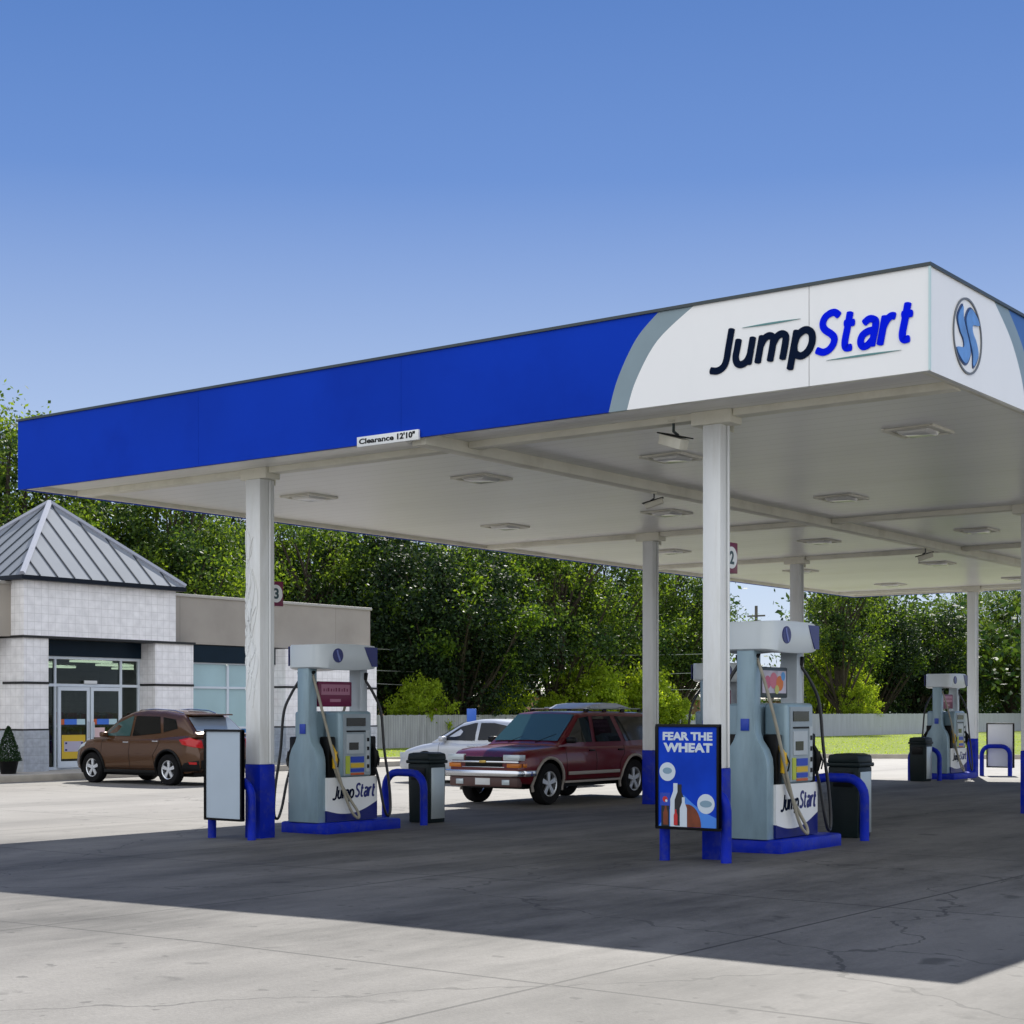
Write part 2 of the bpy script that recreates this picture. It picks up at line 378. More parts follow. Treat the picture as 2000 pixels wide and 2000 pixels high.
# clear blue sky ahead (deep blue aloft, pale at the horizon) plus an unseen white cloud bank behind the camera, added as fill light
wtc = nd(nt, 'ShaderNodeTexCoord'); wsp = nd(nt, 'ShaderNodeSeparateXYZ'); nt.links.new(wtc.outputs['Generated'], wsp.inputs[0])
wr_ = nd(nt, 'ShaderNodeValToRGB'); cr = wr_.color_ramp; nt.links.new(wsp.outputs[2], wr_.inputs[0])
SKYC = [(0.0, (.33, .37, .44)), (.035, (.30, .35, .43)), (.11, (.24, .30, .415)), (.20, (.168, .228, .365)), (.31, (.066, .130, .305)), (.42, (.036, .092, .255)), (1.0, (.02, .06, .19))]
for i, (p, c) in enumerate(SKYC):
    e = cr.elements[i] if i < 2 else cr.elements.new(p)
    e.position = p; e.color = (*c, 1)
def vmath(op, a, b=None, sc_=None):
    n = nd(nt, 'ShaderNodeVectorMath', operation=op)
    nt.links.new(a, n.inputs[0])
    if b is not None:
        if isinstance(b, tuple): n.inputs[1].default_value = b
        else: nt.links.new(b, n.inputs[1])
    if sc_ is not None:
        if isinstance(sc_, (int, float)): n.inputs['Scale'].default_value = sc_
        else: nt.links.new(sc_, n.inputs['Scale'])
    return n
blue = vmath('SCALE', wr_.outputs[0], sc_=.93 / .15)
base = vmath('ADD', blue.outputs[0], vmath('SCALE', sky.outputs[0], sc_=.03).outputs[0])
dt = vmath('DOT_PRODUCT', wtc.outputs['Generated'], (.62, -.78, .0))
cn = nd(nt, 'ShaderNodeTexNoise'); cn.inputs['Scale'].default_value = 2.2; cn.inputs['Detail'].default_value = 5; nt.links.new(wtc.outputs['Generated'], cn.inputs['Vector'])
dsum = math_node(nt, 'ADD', dt.outputs['Value'], math_node(nt, 'MULTIPLY', math_node(nt, 'SUBTRACT', cn.outputs['Fac'], .5), .9))
cm_ = nd(nt, 'ShaderNodeMapRange', interpolation_type='SMOOTHSTEP'); cm_.inputs[1].default_value = -.12; cm_.inputs[2].default_value = .42; nt.links.new(dsum, cm_.inputs[0])
cmx = nd(nt, 'ShaderNodeMix', data_type='RGBA'); nt.links.new(cm_.outputs[0], cmx.inputs[0]); nt.links.new(base.outputs[0], cmx.inputs[6])
cmx.inputs[7].default_value = (.62 / .15, .64 / .15, .67 / .15, 1)
nt.links.new(cmx.outputs[2], bg.inputs[0])
sl = bpy.data.lights.new('sun', 'SUN'); sl.energy = 3.6; sl.angle = R(.5); sl.color = (1, .955, .88)
so = bpy.data.objects.new('sun', sl); link(so)
sd = Vector((SUNAZ.x * math.cos(R(SUNEL)), SUNAZ.y * math.cos(R(SUNEL)), math.sin(R(SUNEL))))
so.rotation_euler = sd.to_track_quat('Z', 'Y').to_euler()
vs_ = sc.view_settings; vs_.view_transform = 'Standard'; vs_.look = 'None'; vs_.exposure = 1.05; vs_.gamma = 1

# ------------------------------------------------------------------ ground
def ground():
    xs = [-900, -200, -60, -30, -15, -14, -13, -12, -11, -10, -9, -8, 0, 20, 100, 900]
    ys = [-500, -20, 0, 10, 20, 30, 40, 60, 120, 900]
    mb = MB(); vs = [(x, y, gz(x)) for y in ys for x in xs]; nx = len(xs)
    fs = [(j * nx + i, j * nx + i + 1, (j + 1) * nx + i + 1, (j + 1) * nx + i) for j in range(len(ys) - 1) for i in range(nx - 1)]
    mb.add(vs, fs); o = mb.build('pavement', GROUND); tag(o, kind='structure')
ground()
GP = [(-34.6, 37.9), (-34.4, 42), (-32.5, 46.0), (-29, 49.2), (-25, 51.6), (-21, 53.6), (-16, 56), (-8, 59.5), (10, 67), (60, 90), (60, 260), (-43, 260), (-140, 260), (-140, 30), (-46, 30), (-46, 37.9)]
MB().prism(GP, .02, .13, 2).build('lawn', GRASS)['kind'] = 'structure'
kb = MB(); line = [(-34.6, 37.9), (-34.4, 42), (-32.5, 46.0), (-29, 49.2), (-25, 51.6), (-21, 53.6), (-16, 56), (-8, 59.5), (10, 67), (60, 90)]
for i in range(len(line) - 1):
    a = Vector((*line[i], 0)); b_ = Vector((*line[i + 1], 0)); d = (b_ - a).normalized(); n = Vector((d.y, -d.x, 0)) * .18
    kb.add([a, b_, b_ + n, a + n, a + Vector((0, 0, .15)), b_ + Vector((0, 0, .15)), b_ + n + Vector((0, 0, .15)), a + n + Vector((0, 0, .15))],
           [(0, 1, 2, 3), (4, 5, 6, 7), (0, 1, 5, 4), (2, 3, 7, 6), (1, 2, 6, 5), (0, 3, 7, 4)])
kb.build('lawn_kerb', CURB)['kind'] = 'structure'
MB().box(-33.9, -31.55, 5, 37.85, -.02, .15).build('sidewalk', WALK)['kind'] = 'structure'
MB().box(-31.549, -31.4, 5, 38.0, -.02, .155).build('sidewalk_kerb', CURB, bevel=.02)['kind'] = 'structure'

# ------------------------------------------------------------------ canopy
CX0, CX1, CY0, CY1, CZ0, CZ1 = -18.8, -5.72, 13.84, 40.3, 4.65, 5.58
canopy = thing('fuel_canopy', 'large flat fuel canopy with blue and white fascia lettered JumpStart on white columns', 'canopy', ((CX0 + CX1) / 2, (CY0 + CY1) / 2, 0))
OX, OY = (CX0 + CX1) / 2, (CY0 + CY1) / 2
def cpart(name, mb, m, smooth=None, bevel=0, parent=None, seg=2):
    mb.v = [(x - OX, y - OY, z) for x, y, z in mb.v]
    return mb.build(name, m, parent or canopy, smooth, bevel, seg)
SEP1 = [(-9.13, CZ0), (-9.02, 4.98), (-8.80, 5.35), (-8.54, CZ1)]   # blue / grey boundary
SEP2 = [(-8.91, CZ0), (-8.80, 4.94), (-8.55, 5.30), (-8.14, CZ1)]   # grey / white boundary
def curve2(p, n=6): return [tuple(v) for v in spline(p, n)]
s1 = curve2(SEP1); s2 = curve2(SEP2)
T = .05
# front (faces -Y)
for a, b_ in ((CX0, -15.2), (-15.197, -11.9), (-11.897, None)):
    if b_ is not None: cpart('fascia_panel', MB().prism([(a, CZ0), (b_, CZ0), (b_, CZ1), (a, CZ1)], CY0, CY0 + T, 1), BLUEF)
    else: cpart('fascia_panel', MB().prism([(a, CZ0)] + s1 + [(a, CZ1)], CY0, CY0 + T, 1), BLUEF)
cpart('fascia_stripe', MB().prism(s1[::-1] + s2, CY0, CY0 + T, 1), GREYF)
sx = -6.90
cpart('fascia_panel', MB().prism([(sx, CZ0), (sx, CZ1)] + s2[::-1], CY0, CY0 + T, 1), PANELW)
cpart('fascia_panel', MB().prism([(sx + .008, CZ0), (CX1, CZ0), (CX1, CZ1), (sx + .008, CZ1)], CY0, CY0 + T, 1), PANELW)
# right side (faces +X)
q1 = curve2([(16.32, CZ0), (16.18, 4.97), (15.88, 5.30), (15.43, CZ1)]); q2 = curve2([(16.60, CZ0), (16.45, 4.97), (16.2, 5.30), (15.81, CZ1)])
y0 = CY0 + T
cpart('fascia_panel', MB().prism([(y0, CZ0)] + q1 + [(y0, CZ1)], CX1 - T, CX1, 0), PANELW)
cpart('fascia_stripe', MB().prism(q1[::-1] + q2, CX1 - T, CX1, 0), GREYF)
cpart('fascia_panel', MB().prism([(CY1, CZ0), (CY1, CZ1)] + q2[::-1], CX1 - T, CX1, 0), BLUES)
# left and back
cpart('fascia_panel', MB().box(CX0, CX0 + T, CY0 + T, CY1, CZ0, CZ1), BLUEF)
cpart('fascia_panel', MB().box(CX0 + T, CX1 - T, CY1 - T, CY1, CZ0, CZ1), BLUEF)
# cap trim
cap = MB()
cap.box(CX0 - .02, CX1 + .02, CY0 - .02, CY0 + .08, CZ1, CZ1 + .03); cap.box(CX0 - .02, CX1 + .02, CY1 - .08, CY1 + .02, CZ1, CZ1 + .03)
cap.box(CX0 - .02, CX0 + .08, CY0 + .08, CY1 - .08, CZ1, CZ1 + .03); cap.box(CX1 - .08, CX1 + .02, CY0 + .08, CY1 - .08, CZ1, CZ1 + .03)
cpart('cap_trim', cap, TRIMD)
cpart('corner_trim', MB().box(CX1 - .004, CX1 + .012, CY0 - .012, CY0 + .012, CZ0 + .002, CZ1 - .004), mat('corner_bead', (.55, .72, .72), .4))
cpart('roof_deck', MB().box(CX0 + .06, CX1 - .06, CY0 + .06, CY1 - .06, CZ1 - .16, CZ1 - .10), GRAVEL)
# soffit with narrow metal pans running across
SOF = CZ0 + .07
SOFM = mat_lines('soffit_pans', (.92, .92, .885), (.50, .49, .43), [(1, .305, .012, 0)], .32, var=.05, vscale=.6, bump=.35, stain=(.66, .64, .54), samt=.35, sscale=.5, stretch=(.3, 1, 1), lamt=.5)
cpart('soffit', MB().box(CX0 + .12, CX1 - .12, CY0 + .12, CY1 - .12, SOF, SOF + .03), SOFM)
lip = MB()
lip.box(CX0 + T, CX1 - T, CY0 + T, CY0 + .12, CZ0 + .01, CZ0 + .05); lip.box(CX0 + T, CX1 - T, CY1 - .12, CY1 - T, CZ0 + .01, CZ0 + .05)
lip.box(CX0 + T, CX0 + .12, CY0 + .12, CY1 - .12, CZ0 + .01, CZ0 + .05); lip.box(CX1 - .12, CX1 - T, CY0 + .12, CY1 - .12, CZ0 + .01, CZ0 + .05)
lip.box(CX0 + .115, CX0 + .125, CY0 + .12, CY1 - .12, CZ0 + .05, SOF + .01); lip.box(CX1 - .125, CX1 - .115, CY0 + .12, CY1 - .12, CZ0 + .05, SOF + .01)
lip.box(CX0 + .12, CX1 - .12, CY1 - .125, CY1 - .115, CZ0 + .05, SOF + .01); lip.box(CX0 + .12, CX1 - .12, CY0 + .115, CY0 + .125, CZ0 + .05, SOF + .01)
cpart('edge_lip', lip, CREAM)
ROWS = [14.82, 24.25, 29.8, 39.3]; LINES = [-15.12, -8.44]; MIDX = -11.75
for y in ROWS:
    for xa, xb in ((CX0 + .13, LINES[0] - .24), (LINES[0] + .24, MIDX - .11), (MIDX + .11, LINES[1] - .24), (LINES[1] + .24, CX1 - .13)):
        cpart('cross_beam', MB().box(xa, xb, y - .09, y + .09, SOF - .075, SOF), CREAM, bevel=.006)
cpart('gutter_beam', MB().box(MIDX - .10, MIDX + .10, CY0 + .13, CY1 - .13, SOF - .13, SOF), CREAM, bevel=.008)
cpart('drain_pipe', MB().tube([(MIDX - .2, CY0 + .2, SOF - .05), (MIDX - .2, CY1 - .2, SOF - .05)], .04, 8), WHITE, smooth=40)
# columns
cm = {}
for y in ROWS:
    for x in LINES:
        g = gz(x); wv = .13 if (x, y) == (LINES[0], ROWS[0]) else .105
        c = cpart('column', MB().box(x - wv, x + wv, y - wv, y + wv, g + .94, SOF - .14), COLW, bevel=.012)
        c['label'] = 'square white steel column with blue foot'
        w2 = wv + .006
        cpart('column_foot', MB().box(x - w2, x + w2, y - w2, y + w2, g - .02, g + .94), BLUEP, bevel=.012, parent=None)
        cpart('capital', MB().box(x - .23, x + .23, y - .13, y + .13, SOF - .14, SOF), CREAM, bevel=.01)
        cpart('capital_plate', MB().prism([(x + .0, SOF), (x + .0, SOF - .14), (x + .10, SOF - .2), (x + .12, SOF - .2), (x + .12, SOF)], y + .15, y + .16, 1), CREAM)
        cpart('conduit', MB().tube([(x + wv + .02, y + .03, g + .95), (x + wv + .02, y + .03, SOF - .15)], .014, 6), COLW, smooth=40)
# wrinkled plastic wrap folds on near column
wr = MB(); rnd = random.Random(3)
for k in range(7):
    xa = LINES[0] - .12 + rnd.random() * .2; z0 = 1.0 + rnd.random() * 1.4; z1 = z0 + 1 + rnd.random() * 1.2
    pts = [(xa + .06 * math.sin(t * 2.2 + k), ROWS[0] - .134, z0 + (z1 - z0) * t / 6) for t in range(7)]
    pts = [(max(LINES[0] - .125, min(LINES[0] + .125, p[0])), p[1], p[2]) for p in pts]
    wr.tube(spline(pts, 4), .007, 5)
cpart('wrap_fold', wr, COLW, smooth=60)

# lettering on the front fascia
def cl(s, x, z, wd, ht, m, name='lettering', bold=.03, shear=.22, y=None):
    return text_part(name, s, (x - OX, CY0 - .012 - OY, z), (1, 0), m, canopy, wd, ht, bold=bold, shear=shear, depth=.012)
def swash(x0, x1, z, t, m):
    n = 14; up = [(x0 + (x1 - x0) * k / n, z + t * math.sin(math.pi * k / n) * .5 + .06 * k / n * 0) for k in range(n + 1)]
    dn = [(x0 + (x1 - x0) * k / n, z - t * math.sin(math.pi * k / n) * .5) for k in range(n - 1, 0, -1)]
    return cpart('lettering_swash', MB().prism(up + dn, CY0 - .010, CY0 - .002, 1), m)
GTR = mat('green_grey_trim', (.10, .26, .26), .4)
swash(-7.60, -6.98, 5.29, .018, GTR); swash(-6.72, -5.98, 4.865, .018, GTR)

def emblem_shapes(r, inv=False):
    L = [(-.33, .80), (-.66, .42), (-.52, .07), (-.30, -.14), (-.27, -.36), (-.74, -.45), (-.52, -.68), (-.12, -.80), (.17, -.47), (.08, -.15), (-.10, .14), (-.28, .45)]
    L = smooth_poly(L, 5); L = [(x * r * .93, y * r * .93) for x, y in L]
    return L, [(-x, -y) for x, y in L]
def disc(r, n=40): return [(r * math.cos(2 * math.pi * k / n), r * math.sin(2 * math.pi * k / n)) for k in range(n)]
def ring(mb, r0, r1, cy, cz, x0, x1, n=48, ax=0):
    for k in range(n):
        a, b_ = 2 * math.pi * k / n, 2 * math.pi * (k + 1) / n
        mb.prism([(cy + r0 * math.cos(a), cz + r0 * math.sin(a)), (cy + r1 * math.cos(a), cz + r1 * math.sin(a)), (cy + r1 * math.cos(b_), cz + r1 * math.sin(b_)), (cy + r0 * math.cos(b_), cz + r0 * math.sin(b_))], x0, x1, ax)
ey, ez, er = 14.73, 5.115, .355
em = MB(); ring(em, er * .945, er, ey, ez, CX1 + .001, CX1 + .012); cpart('emblem_ring', em, mat('emblem_grey', (.14, .15, .16), .4))
EMB = mat('emblem_blue', (.10, .27, .62), .35, var=.25, vscale=6)
for L in [[(a * 1.22, b_ * 1.06) for a, b_ in q] for q in emblem_shapes(er)]:
    cpart('emblem_mark', MB().prism([(ey + a, ez + b_) for a, b_ in L], CX1 + .001, CX1 + .010, 0), mat('emblem_edge', (.02, .05, .16), .4))
    cx = sum(a for a, _ in L) / len(L); cz = sum(b_ for _, b_ in L) / len(L)
    cpart('emblem_mark', MB().prism([(ey + cx + (a - cx) * .88, ez + cz + (b_ - cz) * .93) for a, b_ in L], CX1 + .011, CX1 + .016, 0), EMB)

GLY = {'J': (.42, [[(.42, 1.0), (.42, .5), (.42, .18), (.36, .0), (.2, -.08), (0, -.05)]]),
 'u': (.42, [[(0, .68), (0, .45), (0, .22), (.08, .05), (.22, 0), (.36, .08), (.42, .25)], [(.42, .68), (.42, .3), (.42, 0)]]),
 'm': (.72, [[(0, .68), (0, .3), (0, 0)], [(0, .42), (.08, .61), (.21, .67), (.33, .60), (.36, .42), (.36, 0)], [(.36, .42), (.44, .61), (.57, .67), (.69, .60), (.72, .42), (.72, 0)]]),
 'p': (.50, [[(0, .68), (0, .2), (0, -.30)], [(0, .34), (.05, .56), (.24, .68), (.43, .58), (.50, .34), (.43, .10), (.24, 0), (.05, .12), (0, .34)]]),
 'S': (.50, [[(.50, .90), (.36, .99), (.2, .98), (.06, .88), (.04, .72), (.14, .58), (.34, .46), (.48, .34), (.49, .18), (.38, .04), (.2, 0), (.0, .07)]]),
 't': (.32, [[(.10, .92), (.10, .5), (.10, .18), (.17, .03), (.32, .03)], [(0, .66), (.27, .66)]]),
 'a': (.40, [[(.04, .60), (.16, .68), (.3, .66), (.40, .54), (.40, 0)], [(.40, .38), (.2, .37), (.05, .28), (.03, .12), (.13, 0), (.27, .02), (.40, .16)]]),
 'r': (.28, [[(0, .68), (0, .3), (0, 0)], [(0, .40), (.07, .58), (.18, .67), (.29, .66)]])}
def stroke_text(name, s, origin, ux, m, parent, width, em, hw=.108, slant=.2, gap=.21, depth=.010):
    """rounded bold italic cut letters standing proud of the panel, each stroke a hair above the last"""
    tot = sum(GLY[c][0] for c in s) + gap * (len(s) - 1); kx = (width / em - 2 * hw) / tot
    ux = Vector((*ux, 0)).normalized(); nr = ux.cross(Vector((0, 0, 1))); og = Vector(origin); mb = MB(); x = hw; q = 0
    for c in s:
        wd, strokes = GLY[c]
        for st in strokes:
            p2 = [Vector((x + a * kx + slant * b_, b_, 0)) for a, b_ in st]
            pts = spline([tuple(p) for p in p2], 6) if len(p2) > 2 else [p2[0].lerp(p2[1], k / 4) for k in range(5)]
            pts = [p for i, p in enumerate(pts) if i == 0 or (p - pts[i - 1]).length > 1e-4]
            if (pts[0] - pts[-1]).length < .02: pts = pts[:-1]; pts[-1] = pts[-1].lerp(pts[-2], .3)
            closed = (pts[0] - pts[-1]).length < .1
            tg = [(pts[min(i + 1, len(pts) - 1)] - pts[max(i - 1, 0)]).normalized() for i in range(len(pts))]
            nl_ = [Vector((-t.y, t.x, 0)) for t in tg]
            L = [p + n * hw for p, n in zip(pts, nl_)]; Rr = [p - n * hw for p, n in zip(pts, nl_)]
            cap1 = [] if closed else [pts[-1] + (nl_[-1] * math.cos(a) + tg[-1] * math.sin(a) * .4) * hw for a in [R(d) for d in (30, 60, 90, 120, 150)]]
            cap0 = [] if closed else [pts[0] + (-nl_[0] * math.cos(a) - tg[0] * math.sin(a) * .4) * hw for a in [R(d) for d in (30, 60, 90, 120, 150)]]
            n = len(pts); z1 = depth + q * .0005; q += 1
            def W3(p, z): return og + ux * (p.x * em) + Vector((0, 0, p.y * em)) + nr * z
            V = L + Rr; vs = [W3(p, z1) for p in V] + [W3(p, 0) for p in V]; N = 2 * n
            fs = []
            for i in range(n - 1):
                fs.append((i, i + 1, n + i + 1, n + i)); fs.append((i, N + i, N + i + 1, i + 1)); fs.append((n + i, n + i + 1, N + n + i + 1, N + n + i))
            mb.add(vs, fs)
            for cp, a_, b_ in ((cap1, L[-1], Rr[-1]), (cap0, Rr[0], L[0])):
                if cp:
                    ring_ = [a_] + cp + [b_]; k_ = len(ring_)
                    mb.add([W3(p, z1) for p in ring_] + [W3(p, 0) for p in ring_], [tuple(range(k_))] + [(i, i + 1, k_ + i + 1, k_ + i) for i in range(k_ - 1)])
        x += (wd + gap) * kx
    return mb.build(name, m, parent)
stroke_text('lettering', 'Jump', (-7.97 - OX, CY0 - .004 - OY, 4.94), (1, 0), NAVY, canopy, 1.12, .35, hw=.098, gap=.27, depth=.006)
stroke_text('lettering', 'Start', (-6.85 - OX, CY0 - .004 - OY, 4.945), (1, 0), LBLUE, canopy, .97, .355, hw=.094, gap=.25, depth=.006)
# clearance sign
cs = thing('clearance_sign', 'narrow white clearance sign with black letters at the lower edge of the blue fascia', 'sign', (-12.07, CY0 - .03, 4.675))
MB().box(-.455, .455, -.012, .02, -.057, .057).build('board', SIGNW, cs, bevel=.004)
text_part('lettering', 'Clearance', (-.42, -.013, -.028), (1, 0), BLACKP, cs, .52, .062, bold=.03, depth=.002)
text_part('lettering', '12\'10"', (.15, -.013, -.028), (1, 0), BLACKP, cs, .26, .07, bold=.04, depth=.002)
# canopy lights
lx = [-16.45, -13.3, -10.35, -7.2]; ly = [17.1, 21.8, 27.1, 32.6, 37.4]
L0 = thing('canopy_light', 'square cream light fixture with pale lens set in the canopy ceiling', 'light fixture', (0, 0, 0), group='square light fixtures in the canopy ceiling')
fr = MB()
for a in ((-.30, -.25, -.30, .30), (.25, .30, -.30, .30), (-.25, .25, -.30, -.25), (-.25, .25, .25, .30)): fr.box(a[0], a[1], a[2], a[3], -.03, 0)
fr.box(-.25, .25, -.25, .25, -.012, 0)
fr.build('housing', LAMPB, L0, bevel=.006)
MB().prism([(-.20, -.013), (.20, -.013), (.15, -.055), (-.15, -.055)], -.18, .18, 1).build('lens', LENS, L0, bevel=.02)
first = True
for y in ly:
    for x in lx:
        o = L0 if first else copy_tree(L0); first = False
        o.location = (x, y, SOF)
# column number signs
def numsign(x, y, n, label):
    t = thing('pump_number_sign', label, 'number sign', (x, y + .225, 2.96 + gz(x)), group='pump number flags on the columns')
    MB().box(-.04, .04, -.11, .135, .02, .34).build('box', MAROON, t, bevel=.006)
    for s in (1, -1):
        MB().prism([(a, .18 + b_) for a, b_ in disc(.115)], s * .041, s * .045, 0).build('disc', SIGNW, t)
        text_part('number', n, (s * .046, -.045 * s, .11), (0, s), mat('number_teal', (.02, .06, .07), .4), t, .09, .14, bold=.03, depth=.002)
numsign(LINES[0], ROWS[0] + .02, '3', 'maroon number flag with a white disc behind the left near column')
numsign(LINES[1], ROWS[0] + .02, '2', 'maroon number flag with a white disc and 2 behind the right near column')

# security cameras
def seccam(x, y, z, rz, label, s=1.0):
    t = thing('security_camera', label, 'camera', (x, y, z), rz, 'security cameras under the canopy')
    MB().box(-.04 * s, .04 * s, -.04 * s, .04 * s, -.02, 0).build('mount', CREAM, t, bevel=.004)
    MB().tube([(0, 0, -.015), (0, 0, -.10 * s), (.06 * s, 0, -.14 * s)], .013 * s, 7).build('arm', TRIMD, t, smooth=40)
    MB().prism([(-.14 * s, -.10 * s), (.16 * s, -.19 * s), (.13 * s, -.28 * s), (-.16 * s, -.19 * s)], -.05 * s, .05 * s, 1).build('body', CREAM, t, bevel=.01)
    MB().prism([(-.16 * s, -.085 * s), (.2 * s, -.18 * s), (.2 * s, -.19 * s), (-.16 * s, -.097 * s)], -.06 * s, .06 * s, 1).build('sun_shield', BLACKP, t)
    return t
seccam(-8.92, 14.76, SOF - .04, R(-20), 'cream floodlight camera hanging beside the capital of the right near column', 1.2)
seccam(MIDX + .02, 18.9, SOF - .13, R(200), 'small dark camera under the gutter beam left of the right near column', .8)
seccam(MIDX + .02, 28.2, SOF - .13, R(200), 'small dark camera under the gutter beam near its far end', .9)

# ------------------------------------------------------------------ islands, hoops, posters, bins
def hoop(x, y, label, rz=0):
    t = thing('guard_hoop', label, 'guard rail', (x, y, gz(x)), rz, 'blue steel guard hoops at the island ends')
    r = .22; hw = .36; h = .74
    pts = [(-hw, 0, -.02), (-hw, 0, h - r)] + [(-hw + r - r * math.cos(a), 0, h - r + r * math.sin(a)) for a in [R(d) for d in (18, 36, 54, 72, 90)]]
    pts += [(hw - r + r * math.sin(a), 0, h - r + r * math.cos(a)) for a in [R(d) for d in (0, 18, 36, 54, 72, 90)]] + [(hw, 0, -.02)]
    MB().tube(pts, .055, 12).build('pipe', BLUEP, t, smooth=50)
    return t
def island(x, y, label):
    g = gz(x)
    o = MB().box(-.43, .43, -.74, .74, -.03, .145).build('pump_island', BLUEP, None, bevel=.03, loc=(x, y, g))
    tag(o, label, 'island', 'blue pump islands')
def poster(x, y, wd, z0, z1, face, label, rz=0, g='poster frames hung on the guard hoops'):
    t = thing('poster_frame', label, 'sign', (x, y, gz(x)), rz, g)
    h = wd / 2; b = .028; f = MB()
    f.box(-h, h, -.03, .03, z0, z0 + b); f.box(-h, h, -.03, .03, z1 - b, z1); f.box(-h, -h + b, -.03, .03, z0 + b, z1 - b); f.box(h - b, h, -.03, .03, z0 + b, z1 - b)
    f.box(-h + b, h - b, .0, .02, z0 + b, z1 - b)
    f.build('frame', BLACKP, t, bevel=.004)
    MB().box(-h + b, h - b, -.012, -.001, z0 + b, z1 - b).build('panel', face, t)
    for s in (-1, 1): MB().box(s * (h - .16) - .03, s * (h - .16) + .03, .031, .075, z1 - .72, z1 - .62).build('clamp', BLACKP, t)
    return t
def bin_(x, y, label, rz=0):
    t = thing('trash_bin', label, 'bin', (x, y, gz(x)), rz, 'dark green litter bins on the islands')
    MB().prism([(-.185, 0), (.185, 0), (.205, .86), (-.205, .86)], -.19, .19, 1).build('body', DARKG, t, bevel=.02)
    MB().box(-.225, .225, -.215, .215, .86, .91).build('rim', DARKG, t, bevel=.015)
    MB().prism([(-.21, .91), (.21, .91), (.19, 1.0), (.10, 1.02), (-.10, 1.02), (-.19, 1.0)], -.2, .2, 1).build('lid', DARKG, t, bevel=.015)
    MB().box(-.13, .13, -.203, -.196, .62, .80).build('flap', BLACKP, t, bevel=.002)
    MB().box(.198, .212, -.15, .15, .06, .80).build('side_panel', GALV, t, bevel=.003)
    return t

